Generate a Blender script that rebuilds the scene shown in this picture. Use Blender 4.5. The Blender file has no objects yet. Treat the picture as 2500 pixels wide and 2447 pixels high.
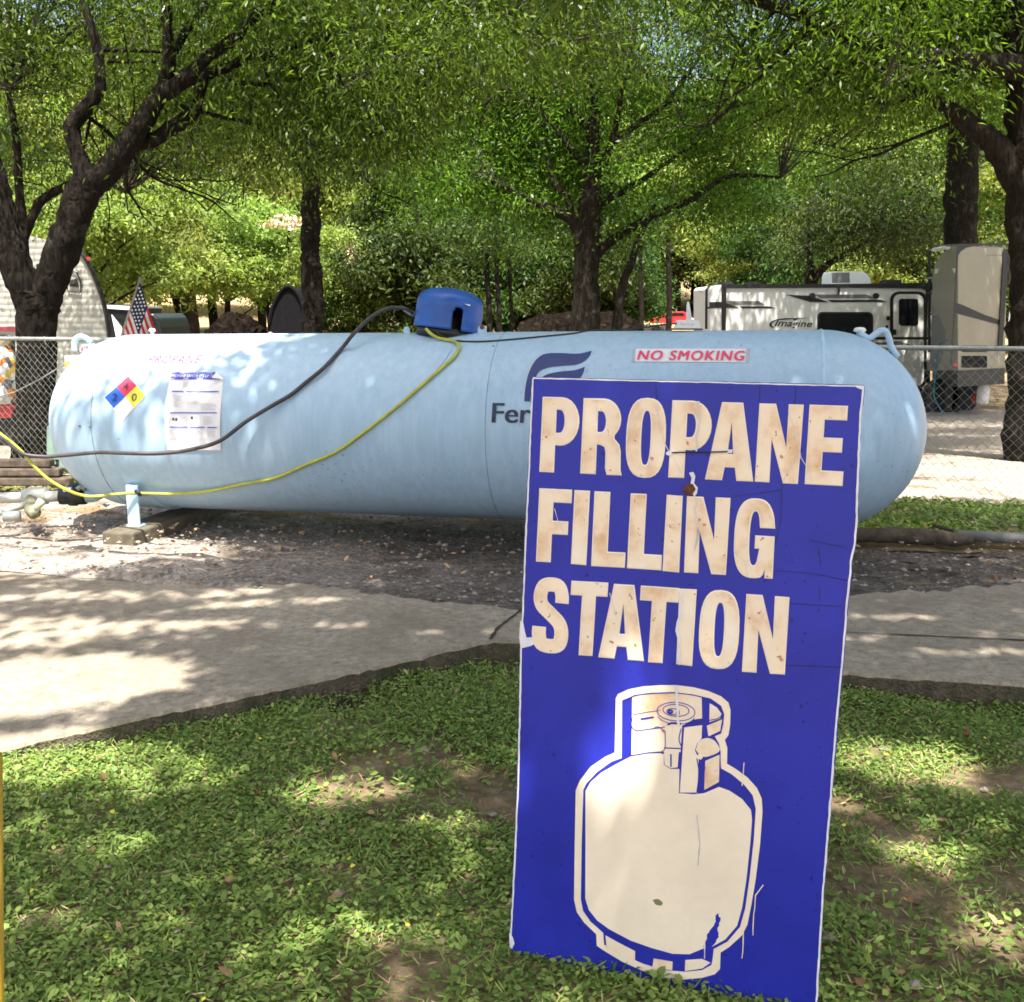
import bpy, bmesh, math, random
import numpy as np
from mathutils import Vector, Matrix
from mathutils.geometry import tessellate_polygon

# ------------------------------------------------------------------ camera, world, sun, exposure
SC = bpy.context.scene
COL = SC.collection
F, PITCH, CAMZ = 2570.0, 0.18, 1.30
W0, H0 = 2500.0, 2447.0
cam = bpy.data.cameras.new('camera')
cam.sensor_fit = 'HORIZONTAL'; cam.sensor_width = 36.0; cam.lens = 36.0*F/W0
cam.clip_start = 0.05; cam.clip_end = 2000
camo = bpy.data.objects.new('camera', cam); COL.objects.link(camo)
camo.location = (0, 0, CAMZ); camo.rotation_euler = (math.pi/2-PITCH, 0, 0)
SC.camera = camo
SUN_EL, SUN_AZ = 66.0, 4.0          # sun stands high behind the camera
world = bpy.data.worlds.new('World'); SC.world = world; world.use_nodes = True
wn = world.node_tree
sky = wn.nodes.new('ShaderNodeTexSky'); sky.sky_type = 'NISHITA'; sky.sun_disc = False
sky.sun_elevation = math.radians(SUN_EL); sky.sun_rotation = math.radians(180-SUN_AZ)
sky.air_density = 0.8; sky.dust_density = 4.0
bgn = wn.nodes['Background']; bgn.inputs[1].default_value = 0.13
tint = wn.nodes.new('ShaderNodeMix'); tint.data_type = 'RGBA'; tint.blend_type = 'MULTIPLY'; tint.inputs[0].default_value = 1; tint.inputs[7].default_value = (1.05, 1.0, .90, 1)   # summer haze: a whiter sky
wn.links.new(sky.outputs[0], tint.inputs[6]); wn.links.new(tint.outputs[2], bgn.inputs[0])
sl = bpy.data.lights.new('sun', 'SUN'); sl.energy = 5.0; sl.angle = math.radians(0.5); sl.color = (1.0, 0.95, 0.87)
so = bpy.data.objects.new('sun', sl); COL.objects.link(so)
so.rotation_euler = (math.radians(90-SUN_EL), 0, math.radians(SUN_AZ)); so.location = (0, -10, 30)
SC.view_settings.view_transform = 'Standard'; SC.view_settings.look = 'None'
SC.view_settings.exposure = 1.6; SC.view_settings.gamma = 1.0
SC.render.engine = 'CYCLES'
SC.cycles.max_bounces = 6; SC.cycles.diffuse_bounces = 3; SC.cycles.transmission_bounces = 4; SC.cycles.transparent_max_bounces = 6; SC.cycles.use_denoising = True; SC.cycles.filter_width = 1.7
SUNV = Vector((0, 0, -1)); SUNV.rotate(so.rotation_euler)   # direction the light travels

random.seed(7)
RNG = np.random.default_rng(11)
CP, SP = math.cos(PITCH), math.sin(PITCH)

def ray(x, y):
    X = (x-W0/2)/F; Z = -(y-H0/2)/F
    return Vector((X, CP+Z*SP, -SP+Z*CP))
def at(x, y, Y):                       # world point seen at photo pixel (x, y) at distance Y along the ground
    d = ray(x, y); return Vector((0, 0, CAMZ)) + d*(Y/d.y)
def onz(x, y, z=0.0):                  # world point seen at a photo pixel on the level z
    d = ray(x, y); return Vector((0, 0, CAMZ)) + d*((z-CAMZ)/d.z)
def pxm(Y): return Y/F                 # metres per photo pixel, roughly
def px_of(P):
    y = P[1]*CP-(P[2]-CAMZ)*SP; z = P[1]*SP+(P[2]-CAMZ)*CP
    return W0/2+F*P[0]/y, H0/2-F*z/y

TK = [(-30, .0), (2.5, .0), (5, .02), (6.5, -.02), (8, -.06), (12, -.35), (20, -.85), (28, -1.12), (40, -1.0), (60, -.6), (92, 0.0), (110, 1.6), (150, 7.5), (260, 26)]
def tz(x, y):
    ys = [k[0] for k in TK]; zs = [k[1] for k in TK]
    return float(np.interp(y, ys, zs))

# ------------------------------------------------------------------ object helpers
def link(name, me, mats=None, parent=None, smooth=False):
    o = bpy.data.objects.new(name, me); COL.objects.link(o)
    if mats is not None:
        for m in (mats if isinstance(mats, (list, tuple)) else [mats]):
            me.materials.append(m)
    if smooth:
        me.polygons.foreach_set('use_smooth', [True]*len(me.polygons))
    if parent is not None: o.parent = parent
    return o
def tag(o, label=None, cat=None, group=None, kind=None):
    if label: o['label'] = label
    if cat: o['category'] = cat
    if group: o['group'] = group
    if kind: o['kind'] = kind
    return o
def thing(name, label, cat, loc=(0, 0, 0), group=None):
    o = bpy.data.objects.new(name, None); COL.objects.link(o); o.location = loc
    o.empty_display_size = 0.1
    return tag(o, label, cat, group)
def keep(o, parent):                   # parent without moving (parents here are only translated)
    o.parent = parent; o.matrix_parent_inverse = Matrix.Translation(-Vector(parent.location)); return o

class MB:
    """collects geometry in world space; build() makes ONE mesh object"""
    def __init__(s): s.v = []; s.f = []; s.mi = []
    def add(s, vs, fs, mi=0):
        b = len(s.v); s.v += [tuple(p) for p in vs]
        for f in fs: s.f.append(tuple(i+b for i in f)); s.mi.append(mi)
        return s
    def box(s, c, size, mi=0, rz=0.0, rx=0.0, ry=0.0):
        M = Matrix.Rotation(rz, 3, 'Z') @ Matrix.Rotation(ry, 3, 'Y') @ Matrix.Rotation(rx, 3, 'X')
        hx, hy, hz = size[0]/2, size[1]/2, size[2]/2
        vs = [Vector(c)+M@Vector((x*hx, y*hy, z*hz)) for z in (-1, 1) for x, y in ((-1, -1), (1, -1), (1, 1), (-1, 1))]
        return s.add(vs, [(3, 2, 1, 0), (4, 5, 6, 7), (0, 1, 5, 4), (1, 2, 6, 5), (2, 3, 7, 6), (3, 0, 4, 7)], mi)
    def prism(s, pts, d, mi=0):        # flat outline pushed back along d
        n = len(pts); pts = [Vector(p) for p in pts]; d = Vector(d)
        tri = tessellate_polygon([pts])
        vs = pts+[p+d for p in pts]
        fs = [tuple(t) for t in tri]+[tuple(i+n for i in reversed(t)) for t in tri]
        fs += [(i, (i+1) % n, (i+1) % n+n, i+n) for i in range(n)]
        return s.add(vs, fs, mi)
    def tube(s, pts, r, n=8, mi=0, cap=True, jit=0.0, rng=None):
        pts = [Vector(p) for p in pts]; m = len(pts)
        rs = r if isinstance(r, (list, tuple, np.ndarray)) else [r]*m
        vs = []; fs = []
        t0 = (pts[1]-pts[0]).normalized()
        ref = Vector((0, 0, 1)) if abs(t0.z) < .9 else Vector((1, 0, 0))
        u = t0.cross(ref).normalized()
        for i in range(m):
            t = (pts[min(i+1, m-1)]-pts[max(i-1, 0)])
            if t.length < 1e-9: t = t0
            t.normalize()
            u = (u-t*u.dot(t))
            if u.length < 1e-6: u = t.orthogonal()
            u.normalize(); w = t.cross(u)
            for k in range(n):
                a = 2*math.pi*k/n
                rr = rs[i]*(1+(rng.normal()*jit if rng is not None else 0))
                vs.append(pts[i]+(u*math.cos(a)+w*math.sin(a))*rr)
        for i in range(m-1):
            for k in range(n):
                k2 = (k+1) % n
                fs.append((i*n+k, i*n+k2, (i+1)*n+k2, (i+1)*n+k))
        if cap:
            fs.append(tuple(range(n-1, -1, -1))); fs.append(tuple((m-1)*n+k for k in range(n)))
        return s.add(vs, fs, mi)
    def lathe(s, prof, c, n=24, mi=0, M=None):
        M = M or Matrix.Identity(3); c = Vector(c); vs = []; fs = []; m = len(prof)
        for r, z in prof:
            for k in range(n):
                a = 2*math.pi*k/n; vs.append(c+M@Vector((r*math.cos(a), r*math.sin(a), z)))
        for i in range(m-1):
            for k in range(n):
                k2 = (k+1) % n; fs.append((i*n+k, i*n+k2, (i+1)*n+k2, (i+1)*n+k))
        if prof[0][0] > 1e-5: fs.append(tuple(range(n-1, -1, -1)))
        if prof[-1][0] > 1e-5: fs.append(tuple((m-1)*n+k for k in range(n)))
        return s.add(vs, fs, mi)
    def build(s, name, mats, parent=None, smooth=False, bevel=0.0):
        me = bpy.data.meshes.new(name); me.from_pydata(s.v, [], s.f)
        me.polygons.foreach_set('material_index', s.mi)
        bm = bmesh.new(); bm.from_mesh(me)
        bmesh.ops.remove_doubles(bm, verts=bm.verts, dist=1e-5)
        bmesh.ops.recalc_face_normals(bm, faces=bm.faces)
        bm.to_mesh(me); bm.free()
        o = link(name, me, mats, None, smooth)
        if bevel:
            b = o.modifiers.new('bevel', 'BEVEL'); b.width = bevel; b.segments = 2; b.limit_method = 'ANGLE'
        if parent is not None: keep(o, parent)
        return o

def quads_mesh(name, V, n_per, mats, parent=None):
    """many loose faces of n_per corners from a (N*n_per, 3) array"""
    me = bpy.data.meshes.new(name); nv = len(V); nf = nv//n_per
    me.vertices.add(nv); me.vertices.foreach_set('co', np.ascontiguousarray(V, dtype=np.float32).ravel())
    me.loops.add(nv); me.loops.foreach_set('vertex_index', np.arange(nv, dtype=np.int32))
    me.polygons.add(nf)
    me.polygons.foreach_set('loop_start', np.arange(0, nv, n_per, dtype=np.int32))
    me.polygons.foreach_set('loop_total', np.full(nf, n_per, dtype=np.int32))
    me.update(calc_edges=True)
    o = link(name, me, mats)
    if parent is not None: keep(o, parent)
    return o

def spline(pts, k=6):                  # Catmull-Rom through tuples of any length
    P = [np.array(p, float) for p in pts]; P = [2*P[0]-P[1]]+P+[2*P[-1]-P[-2]]; out = []
    for i in range(1, len(P)-2):
        a, b, c, d = P[i-1:i+3]
        for j in range(k):
            t = j/k
            out.append(.5*((2*b)+(c-a)*t+(2*a-5*b+4*c-d)*t*t+(3*b-a-3*c+d)*t**3))
    out.append(P[-2]); return out

# ------------------------------------------------------------------ materials
def nt(name):
    m = bpy.data.materials.new(name); m.use_nodes = True
    return m, m.node_tree, m.node_tree.nodes, m.node_tree.links, m.node_tree.nodes['Principled BSDF']
def ramp(N, stops):
    r = N.new('ShaderNodeValToRGB'); e = r.color_ramp.elements
    e[0].position, e[0].color = stops[0][0], (*stops[0][1], 1)
    e[1].position, e[1].color = stops[-1][0], (*stops[-1][1], 1)
    for p, c in stops[1:-1]:
        x = e.new(p); x.color = (*c, 1)
    return r
def noise(N, L, scale, detail=6, rough=.6, vec=None):
    n = N.new('ShaderNodeTexNoise'); n.inputs['Scale'].default_value = scale
    n.inputs['Detail'].default_value = detail; n.inputs['Roughness'].default_value = rough
    if vec is not None: L.new(vec, n.inputs['Vector'])
    return n
def objco(N): return N.new('ShaderNodeTexCoord').outputs['Object']
def bump(N, L, B, src, strength, dist=.01):
    b = N.new('ShaderNodeBump'); b.inputs['Strength'].default_value = strength; b.inputs['Distance'].default_value = dist
    L.new(src, b.inputs['Height']); L.new(b.outputs[0], B.inputs['Normal']); return b
def mix(N, L, fac, a, b, mode='MIX'):
    x = N.new('ShaderNodeMix'); x.data_type = 'RGBA'; x.blend_type = mode
    for k, v in ((0, fac), (6, a), (7, b)):
        if hasattr(v, 'links') or hasattr(v, 'is_linked'): L.new(v, x.inputs[k])
        elif k == 0: x.inputs[0].default_value = v
        else: x.inputs[k].default_value = (*v, 1)
    return x.outputs[2]
def plain(name, col, rough=.6, metal=0.0, var=.15, scale=8.0, bmp=0.0, spec=.5, coat=0.0):
    m, t, N, L, B = nt(name)
    n = noise(N, L, scale, 5, .6, objco(N))
    c0 = tuple(max(0, c*(1-var)) for c in col); c1 = tuple(min(1, c*(1+var)) for c in col)
    r = ramp(N, [(.3, c0), (.7, c1)]); L.new(n.outputs[0], r.inputs[0]); L.new(r.outputs[0], B.inputs['Base Color'])
    B.inputs['Roughness'].default_value = rough; B.inputs['Metallic'].default_value = metal
    B.inputs['Specular IOR Level'].default_value = spec; B.inputs['Coat Weight'].default_value = coat
    if bmp: bump(N, L, B, n.outputs[0], bmp, .01)
    return m

def leaf_mat(name, dark, light, trans=.4, rough=.45, spec=.35, objvar=.25):
    m, t, N, L, B = nt(name)
    g = N.new('ShaderNodeNewGeometry'); oi = N.new('ShaderNodeObjectInfo')
    r = ramp(N, [(0.0, dark), (.55, tuple((a+b)/2 for a, b in zip(dark, light))), (1.0, light)])
    L.new(g.outputs['Random Per Island'], r.inputs[0])
    h = N.new('ShaderNodeHueSaturation')
    ma = N.new('ShaderNodeMapRange'); ma.inputs[3].default_value = .5-objvar*.12; ma.inputs[4].default_value = .5+objvar*.10
    L.new(oi.outputs['Random'], ma.inputs[0]); L.new(ma.outputs[0], h.inputs['Hue'])
    mv = N.new('ShaderNodeMapRange'); mv.inputs[3].default_value = 1-objvar; mv.inputs[4].default_value = 1+objvar
    L.new(oi.outputs['Random'], mv.inputs[0]); L.new(mv.outputs[0], h.inputs['Value'])
    L.new(r.outputs[0], h.inputs['Color'])
    L.new(h.outputs[0], B.inputs['Base Color']); B.inputs['Roughness'].default_value = rough
    B.inputs['Specular IOR Level'].default_value = spec
    tr = N.new('ShaderNodeBsdfTranslucent')
    y = mix(N, L, 1.0, h.outputs[0], (1.15, 1.2, .45), 'MULTIPLY'); L.new(y, tr.inputs[0])
    ms = N.new('ShaderNodeMixShader'); ms.inputs[0].default_value = trans
    L.new(B.outputs[0], ms.inputs[1]); L.new(tr.outputs[0], ms.inputs[2])
    L.new(ms.outputs[0], N['Material Output'].inputs[0]); return m

def bark_mat(name, c0=(.005, .004, .0035), c1=(.026, .020, .015), lich=(.10, .095, .075)):
    m, t, N, L, B = nt(name)
    co = objco(N); mp = N.new('ShaderNodeMapping'); mp.inputs['Scale'].default_value = (1, 1, .17)
    L.new(co, mp.inputs[0])
    n = noise(N, L, 26, 8, .7, mp.outputs[0]); v = N.new('ShaderNodeTexVoronoi'); v.inputs['Scale'].default_value = 30
    L.new(mp.outputs[0], v.inputs['Vector'])
    r = ramp(N, [(.3, c0), (.72, c1)]); L.new(n.outputs[0], r.inputs[0])
    n2 = noise(N, L, 5, 6, .75, co); r2 = ramp(N, [(.56, (0, 0, 0)), (.66, (1, 1, 1))]); L.new(n2.outputs[0], r2.inputs[0])
    n3 = N.new('ShaderNodeMath'); n3.operation = 'MULTIPLY'; n3.inputs[1].default_value = .38
    L.new(r2.outputs[0], n3.inputs[0])
    c = mix(N, L, n3.outputs[0], r.outputs[0], lich); L.new(c, B.inputs['Base Color'])
    B.inputs['Roughness'].default_value = .95; B.inputs['Specular IOR Level'].default_value = .15
    a = N.new('ShaderNodeMath'); a.operation = 'ADD'; L.new(n.outputs[0], a.inputs[0]); L.new(v.outputs[0], a.inputs[1])
    bump(N, L, B, a.outputs[0], 1.0, .045); return m

def grit_mat(name, cols, big=1.6, fine=60, vor=90, bmp=.7, dirt=(.06, .05, .04), dirt_lo=.52, dirt_hi=.62):
    """stony ground: coloured grains, broad dirty patches"""
    m, t, N, L, B = nt(name); co = objco(N)
    v = N.new('ShaderNodeTexVoronoi'); v.inputs['Scale'].default_value = vor; L.new(co, v.inputs['Vector'])
    sp = N.new('ShaderNodeSeparateColor'); L.new(v.outputs['Color'], sp.inputs[0])
    r = ramp(N, [(i/(len(cols)-1), c) for i, c in enumerate(cols)]); L.new(sp.outputs[0], r.inputs[0])
    n = noise(N, L, fine, 6, .7, co)
    r1 = ramp(N, [(.3, (.55, .55, .55)), (.7, (1.25, 1.25, 1.25))]); L.new(n.outputs[0], r1.inputs[0])
    c = mix(N, L, 1.0, r.outputs[0], r1.outputs[0], 'MULTIPLY')
    nb = noise(N, L, big, 8, .68, co); r2 = ramp(N, [(dirt_lo, (0, 0, 0)), (dirt_hi, (1, 1, 1))]); L.new(nb.outputs[0], r2.inputs[0])
    c = mix(N, L, r2.outputs[0], c, dirt); L.new(c, B.inputs['Base Color'])
    B.inputs['Roughness'].default_value = .9; B.inputs['Specular IOR Level'].default_value = .25
    a = N.new('ShaderNodeMath'); a.operation = 'ADD'; L.new(n.outputs[0], a.inputs[0]); L.new(v.outputs['Distance'], a.inputs[1])
    bump(N, L, B, a.outputs[0], bmp, .012); return m

M = {}
M['bark'] = bark_mat('dark_bark')
M['bark2'] = bark_mat('grey_bark', (.006, .005, .004), (.034, .027, .020), (.12, .11, .09))
M['twig'] = plain('twig_wood', (.035, .028, .02), .9)
M['leafA'] = leaf_mat('oak_leaf_olive', (.010, .024, .004), (.15, .215, .028), .54, .38, .4)
M['leafB'] = leaf_mat('oak_leaf_green', (.010, .040, .007), (.16, .32, .034), .62, .38, .4)
M['leafC'] = leaf_mat('canopy_leaf', (.06, .11, .02), (.16, .24, .045), .50, .28, .5, 0)
M['leafF'] = leaf_mat('wood_leaf_bright', (.11, .17, .04), (.36, .45, .14), .48, .6, .15, .22)
M['leafG'] = leaf_mat('wood_leaf_deep', (.012, .034, .010), (.085, .14, .03), .36, .5, .25, .3)
M['blossom'] = plain('peach_blossom', (.72, .50, .36), .8)
M['white'] = plain('white_paint', (.80, .80, .79), .4, 0, .05)
M['black'] = plain('black_trim', (.012, .012, .013), .4, 0, .3)
M['rubber'] = plain('rubber', (.02, .02, .02), .8)
M['steel'] = plain('galvanized_steel', (.30, .32, .31), .5, .5, .2, 20)
M['glass'] = plain('dark_glass', (.008, .010, .012), .06, 0, .1, 3, 0, .6)
M['red'] = plain('red_paint', (.55, .02, .03), .25, 0, .1, 4, 0, .5, .6)
M['sticker_red'] = plain('red_print', (.80, .06, .16), .6, 0, .1, 40)
M['paper'] = plain('paper_white', (.78, .78, .80), .7, 0, .04, 6)
M['navy'] = plain('navy_decal', (.014, .035, .17), .45, 0, .15, 10)
M['dark_ink'] = plain('dark_ink', (.02, .03, .07), .6)
M['grey_ink'] = plain('grey_ink', (.45, .46, .50), .7)
M['blue_ink'] = plain('blue_ink', (.06, .08, .50), .6)
M['yellow'] = plain('yellow_print', (.75, .68, .06), .5)
M['concrete_dark'] = plain('old_concrete_block', (.105, .088, .060), .95, 0, .35, 14, .5)

# propane tank paint: pale blue enamel, chalky, with fine dirt specks and grime near the belly
m, t, N, L, B = nt('tank_enamel'); co = objco(N); M['tank'] = m
n1 = noise(N, L, 2.2, 7, .65, co); r1 = ramp(N, [(.3, (.36, .53, .70)), (.7, (.44, .60, .75))]); L.new(n1.outputs[0], r1.inputs[0])
mp = N.new('ShaderNodeMapping'); mp.inputs['Scale'].default_value = (9, 9, .8); L.new(co, mp.inputs[0])
n2 = noise(N, L, 3, 6, .7, mp.outputs[0]); r2 = ramp(N, [(.42, (.80, .82, .82)), (.62, (1, 1, 1))]); L.new(n2.outputs[0], r2.inputs[0])
c = mix(N, L, .55, r1.outputs[0], r2.outputs[0], 'MULTIPLY')
n3 = noise(N, L, 55, 3, .5, co); r3 = ramp(N, [(.29, (.10, .09, .08)), (.325, (1, 1, 1))]); L.new(n3.outputs[0], r3.inputs[0])
n4 = noise(N, L, 1.3, 5, .6, co); r4 = ramp(N, [(.45, (0, 0, 0)), (.7, (1, 1, 1))]); L.new(n4.outputs[0], r4.inputs[0])
c2 = mix(N, L, r4.outputs[0], c, mix(N, L, 1.0, c, r3.outputs[0], 'MULTIPLY'))
L.new(c2, B.inputs['Base Color']); B.inputs['Roughness'].default_value = .42; B.inputs['Specular IOR Level'].default_value = .45
bump(N, L, B, n1.outputs[0], .05, .02)
M['tank_weld'] = plain('tank_weld_seam', (.20, .27, .33), .6, 0, .35, 30)
M['tank_trim'] = plain('tank_fitting_paint', (.42, .60, .75), .45, 0, .12)
M['dome'] = plain('blue_dome_paint', (.016, .095, .40), .38, 0, .25, 5, .05, .5)

# sign faces
m, t, N, L, B = nt('sign_blue'); co = objco(N); M['sign_blue'] = m
n1 = noise(N, L, 5, 8, .65, co); r1 = ramp(N, [(.3, (.016, .022, .30)), (.7, (.023, .031, .41))]); L.new(n1.outputs[0], r1.inputs[0])
n2 = noise(N, L, 90, 2, .5, co); r2 = ramp(N, [(.26, (.3, .3, .45)), (.30, (1, 1, 1))]); L.new(n2.outputs[0], r2.inputs[0])
L.new(mix(N, L, 1.0, r1.outputs[0], r2.outputs[0], 'MULTIPLY'), B.inputs['Base Color'])
B.inputs['Roughness'].default_value = .38; B.inputs['Specular IOR Level'].default_value = .4
bump(N, L, B, n1.outputs[0], .08, .01)
m, t, N, L, B = nt('sign_cream'); co = objco(N); M['sign_cream'] = m
n1 = noise(N, L, 13, 6, .6, co); r1 = ramp(N, [(.32, (.68, .44, .25)), (.48, (.84, .68, .50)), (.70, (.88, .79, .66))]); L.new(n1.outputs[0], r1.inputs[0])
n2 = noise(N, L, 60, 3, .6, co); r2 = ramp(N, [(.30, (.55, .30, .18)), (.335, (1, 1, 1))]); L.new(n2.outputs[0], r2.inputs[0])
L.new(mix(N, L, 1.0, r1.outputs[0], r2.outputs[0], 'MULTIPLY'), B.inputs['Base Color'])
B.inputs['Roughness'].default_value = .5
M['sign_cream2'] = plain('sign_pale_cream', (.86, .74, .58), .5, 0, .08, 9)
M['sign_white'] = plain('sign_core_white', (.72, .72, .76), .6, 0, .12, 40)
M['crack'] = plain('sign_crack', (.66, .63, .62), .6)
M['crack_dark'] = plain('sign_scratch', (.012, .012, .08), .6)
M['rust'] = plain('rust', (.14, .055, .025), .85, .2, .5, 60)

# ground
m, t, N, L, B = nt('ground_soil'); co = objco(N); M['ground'] = m
n1 = noise(N, L, .9, 8, .7, co); n2 = noise(N, L, 30, 6, .7, co)
r1 = ramp(N, [(.30, (.075, .075, .03)), (.42, (.15, .115, .065)), (.56, (.26, .19, .12)), (.75, (.36, .28, .20))]); L.new(n1.outputs[0], r1.inputs[0])
r2 = ramp(N, [(.3, (.5, .5, .5)), (.7, (1.25, 1.25, 1.25))]); L.new(n2.outputs[0], r2.inputs[0])
near = mix(N, L, 1.0, r1.outputs[0], r2.outputs[0], 'MULTIPLY')
n5 = noise(N, L, .12, 6, .7, co); r5 = ramp(N, [(.35, (.22, .20, .07)), (.5, (.40, .29, .16)), (.7, (.55, .40, .25))]); L.new(n5.outputs[0], r5.inputs[0])
sx = N.new('ShaderNodeSeparateXYZ'); L.new(co, sx.inputs[0])
mr = N.new('ShaderNodeMapRange'); mr.inputs[1].default_value = 34; mr.inputs[2].default_value = 46; L.new(sx.outputs[1], mr.inputs[0])
L.new(mix(N, L, mr.outputs[0], near, r5.outputs[0]), B.inputs['Base Color']); B.inputs['Roughness'].default_value = .95
B.inputs['Specular IOR Level'].default_value = .1
bump(N, L, B, n2.outputs[0], .8, .02)
M['slab'] = grit_mat('driveway_concrete', [(.325, .275, .21), (.35, .30, .23), (.30, .255, .195), (.41, .355, .285)], 1.7, 30, 210, .14, (.20, .165, .12), .45, .72)
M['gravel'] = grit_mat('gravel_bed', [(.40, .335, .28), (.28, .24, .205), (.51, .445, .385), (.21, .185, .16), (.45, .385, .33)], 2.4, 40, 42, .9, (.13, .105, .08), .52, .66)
M['road'] = grit_mat('pale_gravel_road', [(.40, .33, .27), (.30, .25, .20), (.46, .40, .33)], 1.2, 25, 60, .5, (.20, .165, .13), .52, .7)
M['stone'] = plain('pale_stone', (.27, .23, .19), .95, 0, .5, 9)
M['grass'] = leaf_mat('lawn_leaf', (.09, .175, .034), (.34, .44, .115), .35, .5, .25, 0)
M['dry'] = leaf_mat('dry_leaf', (.22, .11, .05), (.50, .33, .19), .15, .7, .2, 0)
M['petal'] = plain('yellow_petal', (.72, .62, .05), .6)

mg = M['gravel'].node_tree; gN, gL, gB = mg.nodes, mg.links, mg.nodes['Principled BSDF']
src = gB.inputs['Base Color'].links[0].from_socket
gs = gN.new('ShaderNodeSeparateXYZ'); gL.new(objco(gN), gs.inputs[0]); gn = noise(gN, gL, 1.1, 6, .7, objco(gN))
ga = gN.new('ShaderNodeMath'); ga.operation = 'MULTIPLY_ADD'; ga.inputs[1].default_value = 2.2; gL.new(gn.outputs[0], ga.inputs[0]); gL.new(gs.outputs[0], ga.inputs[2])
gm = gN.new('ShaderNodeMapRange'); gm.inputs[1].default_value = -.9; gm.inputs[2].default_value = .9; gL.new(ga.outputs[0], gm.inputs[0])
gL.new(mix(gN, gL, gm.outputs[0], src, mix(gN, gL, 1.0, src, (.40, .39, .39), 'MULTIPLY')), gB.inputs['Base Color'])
# ------------------------------------------------------------------ 2D drawing helpers
def tri_loops(loops):
    L3 = [[Vector((p[0], p[1], 0)) for p in l] for l in loops]
    tr = tessellate_polygon(L3); vs = [p for l in loops for p in l]
    return [tuple(p[:2]) for p in vs], [tuple(t) for t in tr]
def font_mesh(s, bold=0.0, shear=0.0, space=1.0):
    cu = bpy.data.curves.new('text_tmp', 'FONT'); cu.body = s; cu.size = 1; cu.offset = bold; cu.shear = shear; cu.space_character = space
    cu.resolution_u = 5
    o = bpy.data.objects.new('text_tmp', cu); COL.objects.link(o)
    dg = bpy.context.evaluated_depsgraph_get(); me = o.evaluated_get(dg).to_mesh()
    v = [(p.co.x, p.co.y) for p in me.vertices]; f = [tuple(p.vertices) for p in me.polygons]
    o.evaluated_get(dg).to_mesh_clear(); bpy.data.objects.remove(o); bpy.data.curves.remove(cu)
    x0 = min(p[0] for p in v); x1 = max(p[0] for p in v); y0 = min(p[1] for p in v); y1 = max(p[1] for p in v)
    return [((p[0]-x0)/(x1-x0), (p[1]-y0)/(y1-y0)) for p in v], f
def quad_map(q):                       # q = TL, TR, BR, BL in photo pixels ; unit square y up -> pixels
    TL, TR, BR, BL = [np.array(p, float) for p in q]
    return lambda u, v: tuple((TL*(1-u)+TR*u)*v+(BL*(1-u)+BR*u)*(1-v))
def sliced(vs, fs, step, axis=1):      # cut a flat 2D mesh into strips so it can be bent
    bm = bmesh.new(); bv = [bm.verts.new((p[0], p[1], 0)) for p in vs]
    for f in fs:
        try: bm.faces.new([bv[i] for i in f])
        except ValueError: pass
    lo = min(p[axis] for p in vs); hi = max(p[axis] for p in vs); k = lo+step
    while k < hi:
        co_ = [0, 0, 0]; co_[axis] = k; no_ = [0, 0, 0]; no_[axis] = 1
        bmesh.ops.bisect_plane(bm, geom=bm.verts[:]+bm.edges[:]+bm.faces[:], plane_co=co_, plane_no=no_)
        k += step
    bm.verts.index_update()
    r = [tuple(v.co[:2]) for v in bm.verts], [tuple(v.index for v in f.verts) for f in bm.faces]
    bm.free(); return r
def arc(cx, cy, rx, ry, a0, a1, n=12):
    return [(cx+rx*math.cos(math.radians(a0+(a1-a0)*i/n)), cy+ry*math.sin(math.radians(a0+(a1-a0)*i/n))) for i in range(n+1)]
def sup(cx, cy, rx, ry, a0, a1, n=28, e=2.7):
    out = []
    for i in range(n+1):
        a = math.radians(a0+(a1-a0)*i/n); c, s = math.cos(a), math.sin(a)
        out.append((cx+rx*math.copysign(abs(c)**(2/e), c), cy+ry*math.copysign(abs(s)**(2/e), s)))
    return out
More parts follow.
